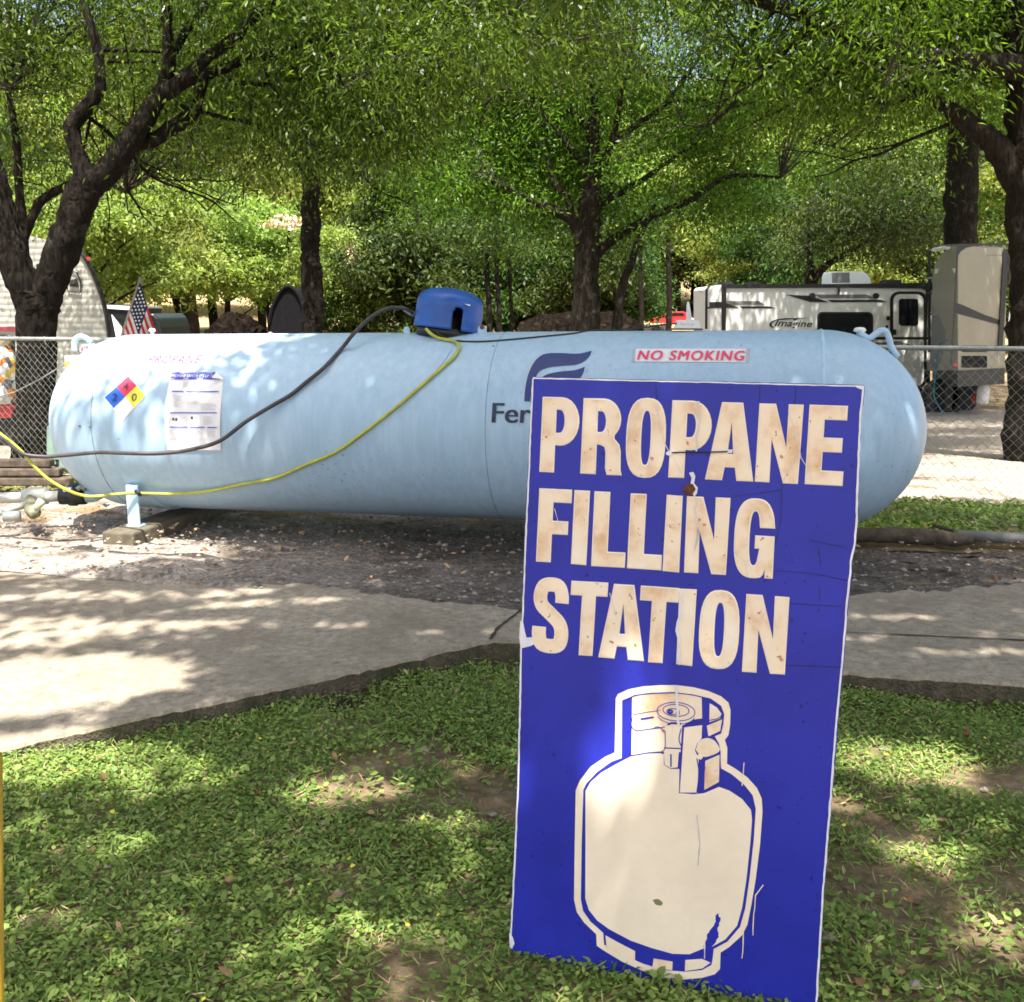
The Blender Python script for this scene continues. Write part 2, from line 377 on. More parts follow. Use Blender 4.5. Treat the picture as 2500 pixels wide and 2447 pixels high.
def glyph(ch):
    s = .37
    if ch == 'P': return [[(0, 0), (s, 0), (s, .37), (.52, .37)]+arc(.52, .685, .48, .315, -90, 90)+[(0, 1)],
                          [(s, .52), (.50, .52)]+arc(.50, .685, .14, .165, -90, 90)+[(s, .85)]]
    if ch == 'R': return [[(0, 0), (s, 0), (s, .40), (.48, .40), (.60, .37), (.64, .30), (.64, .08), (.68, 0), (1.04, 0), (1.0, .06), (.99, .32), (.95, .40), (.82, .475)]+arc(.54, .735, .44, .265, -50, 90)+[(0, 1)],
                          [(s, .55), (.49, .55)]+arc(.49, .70, .135, .15, -90, 90)+[(s, .85)]]
    if ch == 'O': return [sup(.5, .5, .5, .505, 0, 360)[:-1], sup(.5, .5, .145, .36, 0, 360)[:-1]]
    if ch == 'A': return [[(0, 0), (.335, 0), (.38, .17), (.62, .17), (.665, 0), (1, 0), (.715, 1), (.285, 1)], [(.425, .33), (.575, .33), (.5, .75)]]
    if ch == 'N': return [[(0, 0), (.32, 0), (.32, .56), (.67, 0), (1, 0), (1, 1), (.68, 1), (.68, .44), (.36, 1), (0, 1)]]
    if ch == 'E': return [[(0, 0), (1, 0), (1, .17), (.40, .17), (.40, .42), (.92, .42), (.92, .59), (.40, .59), (.40, .83), (1, .83), (1, 1), (0, 1)]]
    if ch == 'F': return [[(0, 0), (.43, 0), (.43, .39), (.93, .39), (.93, .56), (.43, .56), (.43, .83), (1, .83), (1, 1), (0, 1)]]
    if ch == 'I': return [[(0, 0), (1, 0), (1, 1), (0, 1)]]
    if ch == 'L': return [[(0, 0), (1, 0), (1, .19), (.45, .19), (.45, 1), (0, 1)]]
    if ch == 'T': return [[(.32, 0), (.68, 0), (.68, .82), (1, .82), (1, 1), (0, 1), (0, .82), (.32, .82)]]
    if ch == 'G':
        o = [(1, .645)]+sup(.5, .5, .5, .505, 25, 285)+[(.74, .04), (.80, .12), (.82, 0), (1, 0), (1, .53), (.53, .53), (.53, .375), (.65, .375)]
        return [o+sup(.5, .5, .15, .36, 335, 20, 24)[2:]+[(.65, .645)]]
    if ch == 'S':
        c = spline([(.815, .68), (.815, .78), (.73, .895), (.5, .925), (.27, .895), (.185, .76), (.25, .63), (.5, .515), (.75, .39), (.815, .25), (.74, .105), (.5, .075), (.26, .105), (.185, .22), (.185, .33)], 4)
        a, b = [], []
        for i, p in enumerate(c):
            t = (c[min(i+1, len(c)-1)]-c[max(i-1, 0)])*np.array([.5, 1]); t /= np.hypot(*t)
            nrm = np.array([-t[1], t[0]])*.0875*np.array([2, 1]); a.append(tuple(p+nrm)); b.append(tuple(p-nrm))
        return ('strip', a, b)

# ------------------------------------------------------------------ the setting: ground sheets
def ax_steps(lo, hi, fine_lo, fine_hi, fs, cs):
    a = list(np.arange(fine_lo, fine_hi+1e-6, fs)); s = fs
    x = fine_lo
    while x > lo: s = min(s*1.35, cs); x -= s; a.insert(0, x)
    s = fs; x = fine_hi
    while x < hi: s = min(s*1.35, cs); x += s; a.append(x)
    return a
xs = ax_steps(-170, 170, -6, 6, .12, 12); ys = ax_steps(-25, 280, .6, 9.5, .12, 8)
def bumpz(x, y): return .012*math.sin(x*5.1+1.3*math.sin(y*3.7))*math.cos(y*4.3+.8*x)+.008*math.sin(x*13+y*9)
me = bpy.data.meshes.new('ground')
V = [(x, y, tz(x, y)+(bumpz(x, y) if abs(x) < 7 and 0 < y < 10 else 0)-(.05 if 3.3 < y < 6.6 and abs(x) < 5.5 else 0)) for y in ys for x in xs]
nx = len(xs)
Fq = [(j*nx+i, j*nx+i+1, (j+1)*nx+i+1, (j+1)*nx+i) for j in range(len(ys)-1) for i in range(nx-1)]
me.from_pydata(V, [], Fq); tag(link('ground', me, M['ground'], None, True), kind='structure')

# concrete driveway slab: outline traced on the ground, kerb face as its thickness
def slabz(x): return .085 if x > -.9 else max(.022, .085+(x+.9)*.075)
front = [(-700, 1975), (-300, 1890), (0, 1825), (374, 1742), (602, 1695), (896, 1631), (1197, 1561), (1290, 1566), (1700, 1603), (2060, 1640), (2500, 1669), (3200, 1716)]
back = [(-700, 1335), (-300, 1360), (0, 1381), (334, 1407), (735, 1427), (1003, 1464), (1270, 1488), (1700, 1478), (2080, 1452), (2500, 1425), (3200, 1400)]
def slabpt(p):
    q = onz(p[0], p[1], .085)
    for _ in range(4): q = onz(p[0], p[1], slabz(q.x))
    return q
fp = [slabpt(p) for p in front]; bp = [slabpt(p) for p in back]
def resample(ps, n):
    P = np.array(ps); d = np.r_[0, np.cumsum(np.linalg.norm(np.diff(P, axis=0), axis=1))]
    s = np.linspace(0, d[-1], n); return np.stack([np.interp(s, d, P[:, k]) for k in range(3)], 1)
nF, nB = 160, 22
A, Bk = resample(fp, nF), resample(bp, nF)
mb = MB(); vs = []
for j in range(nB+1):
    for i in range(nF):
        w = j/nB; p = A[i]*(1-w)+Bk[i]*w
        jx = RNG.normal(0, .006) if j in (0, nB) else 0
        vs.append((p[0], p[1]+jx+(RNG.normal(0, .02) if j == nB else 0), p[2]+RNG.normal(0, .0012)))
fs = [(j*nF+i, j*nF+i+1, (j+1)*nF+i+1, (j+1)*nF+i) for j in range(nB) for i in range(nF-1)]
b0 = len(vs)
for i in range(nF): vs.append((vs[i][0], vs[i][1]-.006, vs[i][2]-.012))
for i in range(nF): vs.append((vs[i][0]+RNG.normal(0, .004), vs[i][1]-.010+RNG.normal(0, .004), -.06))
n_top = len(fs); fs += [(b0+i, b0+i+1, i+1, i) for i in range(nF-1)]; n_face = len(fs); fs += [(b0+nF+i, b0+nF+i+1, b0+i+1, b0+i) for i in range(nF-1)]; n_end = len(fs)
b1 = len(vs)
for i in range(nF): q = vs[nB*nF+i]; vs.append((q[0], q[1]+.01, -.05))
fs += [(nB*nF+i, nB*nF+i+1, b1+i+1, b1+i) for i in range(nF-1)]
mb.add(vs, fs); mb.mi = [1 if n_face <= i < n_end else 0 for i in range(len(fs))]; M['kerb'] = grit_mat('dark_kerb_face', [(.10, .082, .055), (.14, .115, .08), (.075, .062, .04)], 3.5, 40, 120, .5, (.055, .058, .03), .45, .6)  # front face of the kerb gets a darker brown material than the slab top
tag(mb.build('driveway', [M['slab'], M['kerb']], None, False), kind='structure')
# joints in the slab (dark sunken lines, laid a few millimetres proud)
def strip(mb, pts, w, dz=.004, mi=0, zf=None):
    P = [Vector(p) for p in pts]; vs = []; fs = []
    for i, p in enumerate(P):
        t = (P[min(i+1, len(P)-1)]-P[max(i-1, 0)]); t.z = 0; t.normalize(); nn = Vector((-t.y, t.x, 0))
        ww = w*(1+.5*random.uniform(-1, 1)); vs += [p+nn*ww/2+Vector((0, 0, dz)), p-nn*ww/2+Vector((0, 0, dz))]
    for i in range(len(P)-1): fs.append((2*i, 2*i+1, 2*i+3, 2*i+2))
    mb.add(vs, fs, mi)
M['joint'] = plain('joint_dirt', (.035, .028, .02), .95, 0, .5, 40)
mb = MB()
strip(mb, resample([slabpt((1197, 1563)), slabpt((1215, 1535)), slabpt((1275, 1489))], 14), .016)
strip(mb, resample([slabpt((1290, 1528)), slabpt((2080, 1546)), slabpt((2300, 1556)), slabpt((2500, 1565)), slabpt((3000, 1590))], 40), .011)
tag(mb.build('driveway_joints', M['joint']), kind='structure')

# gravel bed round the tank
gx = np.linspace(-7, 7, 150); gy0 = None
vs = []; ny = 60
bx = np.array([p.x for p in bp]); by = np.array([p.y for p in bp])
for j in range(ny+1):
    for x in gx:
        y0 = float(np.interp(x, bx, by))-.12; y1 = float(np.interp(x, [-7, -3, .5, 1.7, 7], [7.7, 7.65, 7.2, 5.78, 5.5]))
        y1 = max(y1, y0+.6)
        w = j/ny; y = y0*(1-w)+y1*w
        z = np.interp(w, [0, .08, .35, 1], [.055, .066, -.012, -.03])+.012*math.sin(x*7+y*5)*math.sin(y*8-x*2)+RNG.normal(0, .006)
        if w == 0: z = .03
        if w == 1: z = -.06
        vs.append((x+RNG.normal(0, .01), y+RNG.normal(0, .01), z))
n = len(gx); fs = [(j*n+i, j*n+i+1, (j+1)*n+i+1, (j+1)*n+i) for j in range(ny) for i in range(n-1)]
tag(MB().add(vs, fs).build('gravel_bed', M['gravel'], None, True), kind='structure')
# sandy gravel road beyond the fence
vs = []; n = 60; rowsY = [7.9, 8.6, 9.6, 11, 13, 16, 19, 22, 25]
for j, y in enumerate(rowsY):
    for i in range(n):
        x = -7+i*.75; yy = y-(.26*(x-2.5)+.5 if j == 0 else .1*(x-2.5))+.12*math.sin(x*1.7+j)
        vs.append((x, yy, tz(x, yy)+.02+.004*math.sin(3*x+y)))
fs = [(j*n+i, j*n+i+1, (j+1)*n+i+1, (j+1)*n+i) for j in range(len(rowsY)-1) for i in range(n-1)]
tag(MB().add(vs, fs).build('gravel_road', M['road'], None, True), kind='structure')

# ------------------------------------------------------------------ the big propane tank
TC = Vector((-.3231, 5.9331, .6553)); TYAW, TTILT, TL, TR_ = -.2326, .0114, 3.9396, .52
TAX = Vector((math.cos(TYAW)*math.cos(TTILT), math.sin(TYAW)*math.cos(TTILT), math.sin(TTILT)))
TN = Vector((-math.sin(TYAW), math.cos(TYAW), 0)); TUP = TAX.cross(TN)
EYE = Vector((0, 0, CAMZ))
def tank_pt(s, ang, off=0.0):          # ang 0 = top, positive towards the camera
    r = TR_+off; return TC+TAX*s+TUP*(r*math.cos(ang))-TN*(r*math.sin(ang))
def on_tank(x, y, off=0.0):            # photo pixel -> point on the tank's shell
    d = ray(x, y); o = EYE-TC; r = TR_+off
    dp = d-TAX*d.dot(TAX); op = o-TAX*o.dot(TAX)
    a = dp.dot(dp); b = 2*dp.dot(op); c = op.dot(op)-r*r; D = b*b-4*a*c
    t = (-b-math.sqrt(max(D, 0)))/(2*a); return EYE+d*t
tank = thing('propane_tank', 'long pale blue horizontal propane tank with domed ends standing on concrete blocks', 'propane tank', TC-Vector((0, 0, .62)))
mb = MB(); prof = []
for k in range(21): a = -math.pi/2*(1-k/20); prof.append((TR_*math.cos(a), -TL/2+1.03*TR_*math.sin(a)))
for k in range(1, 40): prof.append((TR_, -TL/2+TL*k/40))
for k in range(21): a = math.pi/2*k/20; prof.append((TR_*math.cos(a), TL/2+1.03*TR_*math.sin(a)))
MT = Matrix((( -TN.x, TUP.x, TAX.x), (-TN.y, TUP.y, TAX.y), (-TN.z, TUP.z, TAX.z)))
prof[0] = (0.0, prof[0][1]); prof[-1] = (0.0, prof[-1][1])
mb.lathe(prof, TC, 96, 0, MT); shell = mb.build('shell', M['tank'], tank, True)
def ring(name, s, w, h, mat):
    return MB().lathe([(TR_-.004, s-w), (TR_+h, s-w*.4), (TR_+h, s+w*.4), (TR_-.004, s+w)], TC, 96, 0, MT).build(name, mat, tank, True)
ring('weld_seam', -TL/2, .006, .0018, M['tank_weld']); ring('weld_seam', .3141, .0035, .0012, M['tank_weld']); ring('weld_seam', TL/2, .012, .004, M['tank_trim'])
# a faint long seam running up to the valve dome
mb = MB(); P = [on_tank(x, y, .001) for x, y in [(1112, 838), (1098, 862), (1080, 888), (1060, 912), (1040, 935)]]
mb.tube(spline(P, 3), .0016, 4); mb.build('scratch', M['tank_weld'], tank)
# rust spots
for x, y, r in ((194, 1040, .008), (219, 1043, .006), (1205, 845, .007), (1060, 1145, .004)):
    d = ray(x, y); o = EYE-TC
    p = on_tank(x, y, .0005) if x > 225 else None
    if p is None:
        C2 = TC-TAX*(TL/2); oc = EYE-C2; b = 2*oc.dot(d); c = oc.dot(oc)-.524**2; a = d.dot(d)
        p = EYE+d*((-b-math.sqrt(max(0, b*b-4*a*c)))/(2*a))
    MB().lathe([(0, -r*.5), (r*.7, -r*.3), (r, 0), (r*.7, r*.3), (0, r*.4)], p, 8).build('rust_spot', M['rust'], tank)
def leg(s, side):
    f = TC+TAX*s-TN*(.44*side)
    L_ = thing
    mb = MB(); top = .315
    for dx, sx, sy in ((0, .075, .012),):
        mb.box((f.x, f.y, (top+.075)/2), (sx, sy, top-.075), 0, TYAW)
    q = TN*(side*.03)
    mb.box((f.x+q.x-.032*math.cos(TYAW), f.y+q.y-.032*math.sin(TYAW), (top+.075)/2), (.011, .055, top-.079), 0, TYAW)
    mb.box((f.x+q.x, f.y+q.y, .079), (.085, .09, .009), 0, TYAW)
    return mb.build('leg', M['tank_trim'], tank, bevel=.002)
for s in (-1.79, 1.55):
    leg(s, 1); leg(s, -1)
    f = TC+TAX*s                        # saddle plate that ties a pair of legs together under the belly
    vs = []; fs = []
    for j in range(13):
        a = math.radians(138+84*j/12)
        for w in (-.05, .05):
            for r in (TR_+.001, TR_+.009): vs.append(tank_pt(s+w, a)+(TUP*math.cos(a)-TN*math.sin(a))*(r-TR_))
    for j in range(12):
        b = 4*j; fs += [(b, b+2, b+6, b+4), (b+1, b+5, b+7, b+3), (b, b+4, b+5, b+1), (b+2, b+3, b+7, b+6)]
    MB().add(vs, fs).build('saddle', M['tank_trim'], tank)
    blk = MB(); rr = random.Random(3)
    blk.box((f.x, f.y, .0), (.20, 1.22, .15), 0, TYAW)
    bo = blk.build('concrete_block', M['concrete_dark'], None, bevel=.012)
    tag(bo, 'long weathered concrete block under the tank leg left of the sign' if s < 0 else 'long weathered concrete block under the tank leg hidden behind the sign', 'concrete block')
# lifting loops
Lp = [(182, 858), (181, 838), (186, 827), (196, 822), (208, 825), (222, 836)]
Yl = 6.36; MB().tube(spline([at(x, y, Yl-.02*i*0) for i, (x, y) in enumerate(Lp)], 5), .017, 8).build('lifting_loop', M['tank_trim'], tank, True)
Lp = [(2098, 812), (2120, 826), (2138, 815), (2152, 807), (2164, 811), (2171, 828), (2176, 848), (2192, 872)]
MB().tube(spline([at(x, y, 5.40-.0*i) for i, (x, y) in enumerate(Lp)], 5), .016, 8).build('lifting_loop', M['tank_trim'], tank, True)
# small relief valves on top
def top_s(px, yy=5.9):                 # axial position under a photo column
    best = min(np.linspace(-2.4, 2.4, 481), key=lambda s: abs(px_of(tank_pt(s, 0))[0]-px)); return float(best)
def valve(px, r, h, capm):
    s = top_s(px); z = TR_ if abs(s) < TL/2 else TR_*math.sqrt(max(0, 1-((abs(s)-TL/2)/(1.03*TR_))**2))
    p = TC+TAX*s+TUP*(z-.01)
    o = MB().lathe([(r*.55, 0), (r*.55, h*.55), (r*1.0, h*.6), (r*1.02, h*.8), (r*.7, h*.97), (0, h*1.02)], p, 16).build('relief_valve', capm, tank, True)
valve(373, .019, .045, M['white']); valve(2097, .03, .055, M['white'])
# valve dome
ds = top_s(1093); dc = tank_pt(ds, 0)
dome = thing('valve_dome', 'bright blue tilted valve dome with arched cut-out on top of the tank', 'valve cover', dc)
DM = Matrix.Rotation(math.radians(8.0), 3, 'Y') @ Matrix.Rotation(math.radians(-3), 3, 'X')
mb = MB(); nn = 120; rad = .186; vs = []; fs = []
prof = [(rad*1.02, -.026), (rad*1.015, -.012), (rad, -.006)]+[(rad, z) for z in np.linspace(.006, .106, 11)]+[(rad*.985, .128), (rad*.93, .152), (rad*.80, .174), (rad*.58, .191), (rad*.30, .201), (.0001, .204)]
def hole(k, i):
    a = 2*math.pi*(k+.5)/nn; dx = rad*math.cos(a); return False
base = dc+Vector((0, 0, .038))
for r, z in prof:
    for k in range(nn):
        a = 2*math.pi*k/nn; vs.append(base+DM@Vector((r*math.cos(a), r*math.sin(a), z)))
cut_a = math.radians(-90+19)           # arched notch to the right of the middle, facing the camera
for i in range(len(prof)-1):
    for k in range(nn):
        a = 2*math.pi*(k+.5)/nn; da = (a-cut_a+math.pi) % (2*math.pi)-math.pi; z = (prof[i][1]+prof[i+1][1])/2
        if (z < .066 and abs(da) < .165) or (z >= .066 and (abs(da)/.165)**2+((z-.066)/.034)**2 < 1): continue
        fs.append((i*nn+k, i*nn+(k+1) % nn, (i+1)*nn+(k+1) % nn, (i+1)*nn+k))
bo = MB().add(vs, fs).build('cover', M['dome'], dome, True)
sd = bo.modifiers.new('solid', 'SOLIDIFY'); sd.thickness = .006; sd.offset = -1
MB().prism([dc+Vector((.10, -.172, .155)), dc+Vector((.135, -.150, .150)), dc+Vector((.128, -.158, .143))], (0, .02, 0)).build('scuff', M['paper'], dome)
MB().lathe([(.10, -.04), (.10, .06), (.06, .07), (.06, .12), (0, .12)], dc+Vector((0, .02, .02)), 20).build('valve_cluster', M['black'], dome)
MB().lathe([(rad*.90, -.075), (rad*.90, -.02), (rad*.86, -.016)], base, 40, 0, DM).build('gasket', M['black'], dome, True)
fit = at(1003, 764, dc.y+.02)
MB().tube([at(988, 755, dc.y), at(1000, 763, dc.y+.01), at(1016, 770, dc.y+.03)], [.011, .016, .012], 10).build('hose_fitting', M['steel'], dome, True)
for px, yb, h, w in ((993, 815, .062, .034), (1114, 818, .052, .034), (1177, 812, .060, .048)):
    p = on_tank(px, yb+2, 0) if px != 993 else at(993, 818, dc.y-.02)
    pts = [(-w/2, 0), (w/2, 0), (w/2, h-w/2)]+[(w/2*math.cos(a), h-w/2+w/2*math.sin(a)) for a in np.linspace(.3, math.pi-.3, 7)]+[(-w/2, h-w/2)]
    o = MB().prism([p+Vector((u, 0, v-.015)) for u, v in pts], (0, .008, 0)).build('lug', M['tank_trim'], tank)
    if px == 1177: MB().lathe([(.012, -.003), (.012, .003), (0, .003)], p+Vector((0, -.003, h*.55)), 12, 0, Matrix.Rotation(math.pi/2, 3, 'X')).build('rusty_hole', M['rust'], o)
# wireless gauge on the tank top
g0 = tank_pt(top_s(1684), -.02); k = pxm(g0.y)
gauge = thing('gauge_transmitter', 'small white wireless gauge box with upright antenna on top of the tank', 'gauge', g0)
GY = g0.y-.06
MB().prism([at(x, y, GY) for x, y in [(1645, 803), (1714, 803), (1709, 797), (1706, 783), (1655, 782), (1652, 797)]], (0, .07, 0)).build('housing', M['white'], gauge, bevel=.004)
MB().tube([at(1682, 784, GY+.03), at(1680, 745, GY+.03), at(1680, 737, GY+.03)], [.016, .0085, .004], 10).build('antenna', M['white'], gauge, True)
MB().prism([at(x, y, GY-.005) for x, y in [(1640, 806), (1716, 806), (1716, 802.5), (1640, 802.5)]], (0, .09, 0)).build('base_pad', M['black'], gauge)
v, f = font_mesh('Nee-Vo.com', .01); q = quad_map([(1661, 789), (1695, 790), (1695, 795), (1661, 794)])
MB().add([at(*q(*p), GY-.002) for p in v], f).build('lettering', M['grey_ink'], gauge)

# ------------------------------------------------------------------ stickers and lettering on the tank
def decal(name, v, f, off, mat, parent, step=8, to=None):
    v, f = sliced(v, f, step)
    return MB().add([on_tank(p[0], p[1], off) for p in v], f).build(name, mat, parent)
def rect(q):
    qm = quad_map(q); n = 8
    v = [qm(i/n, j/n) for j in range(n+1) for i in range(n+1)]
    return v, [(j*(n+1)+i, j*(n+1)+i+1, (j+1)*(n+1)+i+1, (j+1)*(n+1)+i) for j in range(n) for i in range(n)]
def text_decal(name, s, q, off, mat, parent, bold=0, shear=0, space=1.0):
    v, f = font_mesh(s, 0, shear, space); qm = quad_map(q); vs, fs = [], []
    v, f = sliced([qm(*p) for p in v], f, 2.2); h_ = abs(q[0][1]-q[3][1])
    for k, dx in enumerate((-1, -.5, 0, .5, 1) if bold else (0,)):
        n_ = len(vs); vs += [on_tank(p[0]+dx*bold*h_, p[1], off+.0022+.00025*k) for p in v]; fs += [tuple(i+n_ for i in t) for t in f]
    return MB().add(vs, fs).build(name, mat, parent)
# company lettering; most of the word runs on behind the sign
text_decal('company_lettering', 'Ferrellgas', [(1204, 984), (1482, 988), (1478, 1051), (1200, 1048)], .0022, M['dark_ink'], tank, .022)
z4 = lambda pts: [(1200+x/1.945, 800+y/1.945) for x, y in pts]
mb_logo = []
up = z4(spline([(155, 350), (160, 290), (172, 230), (195, 175), (225, 140), (262, 123), (330, 121), (400, 124), (440, 119), (476, 109)], 3)+spline([(476, 109), (466, 135), (440, 160), (400, 176), (330, 182), (270, 190), (225, 210), (205, 250), (190, 300), (183, 352)], 3)[1:])
v, f = tri_loops([up]); decal('logo_wing', v, f, .0022, M['navy'], tank)
lo_ = z4(spline([(238, 236), (270, 220), (330, 208), (395, 202), (443, 186)], 3)+spline([(443, 186), (438, 210), (420, 240), (380, 262), (310, 268), (240, 285)], 3)[1:])
v, f = tri_loops([lo_]); decal('logo_wing', v, f, .0022, M['navy'], tank)
# NO SMOKING
st = thing('warning_sticker', 'white strip sticker with bold red NO SMOKING lettering on the tank', 'sticker', on_tank(1690, 868))
v, f = rect([(1550.5, 851.8), (1826, 851.3), (1823.8, 885), (1547.5, 882.8)]); decal('backing', v, f, .0030, M['paper'], st)
text_decal('lettering', 'NO SMOKING', [(1560, 855.5), (1818.5, 856.5), (1816, 880), (1556, 878)], .0046, M['sticker_red'], st, .055, .1, 1.16)
for a, b in ((1546, 1552), (1822, 1830)):
    v, f = rect([(a, 851), (b, 851), (b-2, 884.5), (a-3, 883)]); decal('tape', v, f, .0040, M['grey_ink'], st)
# PROPANE
st = thing('name_sticker', 'white strip sticker with thin slanted red PROPANE lettering at the tank end', 'sticker', on_tank(430, 877))
v, f = rect([(361, 863.3), (503, 862), (492, 892), (349, 890.2)]); decal('backing', v, f, .0030, M['paper'], st)
text_decal('lettering', 'PROPANE', [(368, 867), (495, 866), (486, 887), (358, 886)], .0046, M['sticker_red'], st, .02, .15, 1.1)
# hazard diamond
st = thing('hazard_diamond', 'hazard diamond sticker in red, blue, yellow and white with numbers on the tank', 'sticker', on_tank(305, 970))
Tp, Rt, Bt, Lf = (313, 918), (354, 966), (300.5, 1024), (255, 970.6)
def mid(a, b, t=.5): return (a[0]+(b[0]-a[0])*t, a[1]+(b[1]-a[1])*t)
Ce = mid(mid(Tp, Bt), mid(Lf, Rt))
def grow(p, k): return (Ce[0]+(p[0]-Ce[0])*k, Ce[1]+(p[1]-Ce[1])*k)
v, f = rect([grow(Lf, 1.05), grow(Tp, 1.05), grow(Rt, 1.05), grow(Bt, 1.05)]); decal('backing', v, f, .0026, M['paper'], st)
M['hz_blue'] = plain('hazard_blue', (.02, .12, .62), .5, 0, .05); M['hz_red'] = plain('hazard_red', (.62, .035, .09), .5, 0, .05)
for nm, q, mt in (('blue_field', (Lf, mid(Lf, Tp), Ce, mid(Lf, Bt)), 'hz_blue'), ('red_field', (mid(Lf, Tp), Tp, mid(Tp, Rt), Ce), 'hz_red'),
                  ('yellow_field', (Ce, mid(Tp, Rt), Rt, mid(Rt, Bt)), 'yellow'), ('white_field', (mid(Lf, Bt), Ce, mid(Rt, Bt), Bt), 'paper')):
    v, f = rect(q); decal(nm, v, f, .0036, M[mt], st)
for s_, (cx, cy) in (('2', (279.5, 970)), ('4', (307, 943)), ('0', (327.5, 970))):
    text_decal('number', s_, [(cx-5, cy-9), (cx+7, cy-9), (cx+5, cy+9), (cx-7, cy+9)], .0048, M['dark_ink'], st, .0)
# safety poster, curling at one corner
st = thing('safety_poster', 'white paper propane safety poster with blue header peeling off the tank', 'poster', on_tank(475, 1000))
pl = [(419, 908), (414.3, 927), (409, 950), (403.5, 980), (401.5, 1010), (402, 1040), (404.5, 1070), (408, 1099)]
pr = [(528, 908), (545, 927), (543, 950), (540, 980), (538, 1010), (537.5, 1040), (538, 1070), (540, 1100)]
vs = []; fs = []; m_ = 10
for j in range(len(pl)):
    for i in range(m_+1):
        p = mid(pl[j], pr[j], i/m_); vs.append(on_tank(p[0], p[1], .005+(.006*math.sin(i*.9+j) if i in (0, m_) else 0)*.5))
for j in range(len(pl)-1):
    for i in range(m_): fs.append((j*(m_+1)+i, j*(m_+1)+i+1, (j+1)*(m_+1)+i+1, (j+1)*(m_+1)+i))
MB().add(vs, fs).build('sheet', M['paper'], st)
p_ = lambda x, y: (330+x/7.05, 850+y/7.05)
v, f = rect([p_(632, 412), p_(1392, 412), p_(1470, 540), p_(597, 540)]); decal('header', v, f, .0085, M['blue_ink'], st, 5)
for k in range(5):
    for yy, o in ((418, 0), (518, -30)):
        x = 760+k*240+o*4-(50 if yy > 500 else 0)
        if x > 1300: continue
        v, f = rect([p_(x, yy), p_(x+95, yy), p_(x+85, yy+18), p_(x-8, yy+18)]); decal('dash', v, f, .0096, M['grey_ink'], st)
text_decal('header_lettering', "PROPANE SAFETY: IT'S UP TO", [p_(628, 452), p_(1375, 456), p_(1362, 505), p_(618, 500)], .0100, M['paper'], st, .01, .2)
MB().add([on_tank(*p_(1395, 410), .009), on_tank(*p_(1522, 538), .012), on_tank(*p_(1320, 512), .035)], [(0, 1, 2)]).build('folded_corner', M['paper'], st)
bars = [(635, 830, 745), (885, 1440, 748), (595, 1405, 1115), (595, 900, 1362), (945, 1195, 1366), (1240, 1405, 1370)]
for a, b, y in bars:
    v, f = rect([p_(a, y-9), p_(b, y-9), p_(b, y+9), p_(a, y+9)]); decal('section_bar', v, f, .0085, M['blue_ink'], st, 50)
rr = random.Random(5)
for x0, x1, y0, y1 in ((820, 1030, 580, 680), (640, 820, 800, 900), (890, 1100, 800, 960), (580, 800, 900, 1020), (1130, 1400, 960, 1080), (830, 900, 1185, 1200), (1170, 1360, 1180, 1310), (590, 720, 1410, 1590), (770, 900, 1410, 1590), (945, 1120, 1410, 1500), (1235, 1380, 1410, 1520), (860, 1060, 1610, 1680)):
    y = y0; vv, ff = [], []
    while y < y1:
        b = x1-rr.random()*.35*(x1-x0)
        v, f = rect([p_(x0, y), p_(b, y), p_(b, y+6), p_(x0, y+6)]); ff += [tuple(i+len(vv) for i in q) for q in f]; vv += v; y += 21
    decal('paragraph', vv, ff, .0085, M['grey_ink'], st, 50)
for x, y in ((655, 1225), (705, 1230), (975, 1203)):
    v, f = rect([p_(x-18, y-22), p_(x+20, y-26), p_(x+16, y+18), p_(x-14, y+22)]); decal('picture', v, f, .0085, M['black'], st)

# ------------------------------------------------------------------ hoses and cable
def hose(name, pts, r, mat, label, cat):
    o = MB().tube(spline(pts, 8), r, 10).build(name, mat, None, True); return tag(o, label, cat)
z2 = lambda x, y: (600+x/2.72, 600+y/2.72); z1 = lambda x, y: (x/2.38, 500+y/2.38); zb = lambda x, y: (900+x/3.89, 650+y/3.89)
ptsB = [at(1006, 765, dc.y+.01), at(990, 754, dc.y-.01), at(968, 751.5, dc.y-.02), at(945, 754, dc.y-.05), at(920, 765, dc.y-.09), at(894, 784, dc.y-.14)]
Yt = on_tank(835, 850).y
ptsB += [at(865, 813, dc.y-.19), at(835, 850, Yt-.03), at(791, 898, on_tank(791, 898).y-.03)]
for x, y, g in ((747, 934, .018), (710, 964, .018), (666, 990, .03), (600, 1030, .07), (538, 1076, .12), (470, 1097, .16), (395, 1107, .20), (315, 1107, .24)):
    ptsB.append(at(x, y, on_tank(x, y).y-g))
ptsB += [at(240, 1105, 5.72), at(147, 1113, 5.74), at(105, 1115, 5.74), at(55, 1108, 5.72), at(20, 1082, 5.70), at(-20, 1052, 5.68), at(-140, 960, 5.7)]
M['hose_brown'] = plain('hose_rubber', (.050, .042, .045), .5, 0, .35, 14)
hose('gas_hose', ptsB, .0108, M['hose_brown'], 'dark rubber gas hose arching from the blue dome across the tank', 'hose')
ptsY = [at(1040, 803, dc.y-.17), at(1054, 817, dc.y-.20)]
for x, y in [(1075, 827), (1106, 832.5), (1118.5, 841), (1120, 853), (1106, 874), (1080, 897), (1054, 920), (1003, 964), (967, 995), (894, 1052), (820, 1104), (747, 1135), (673, 1167), (597, 1182)]:
    ptsY.append(on_tank(x, y, .012))
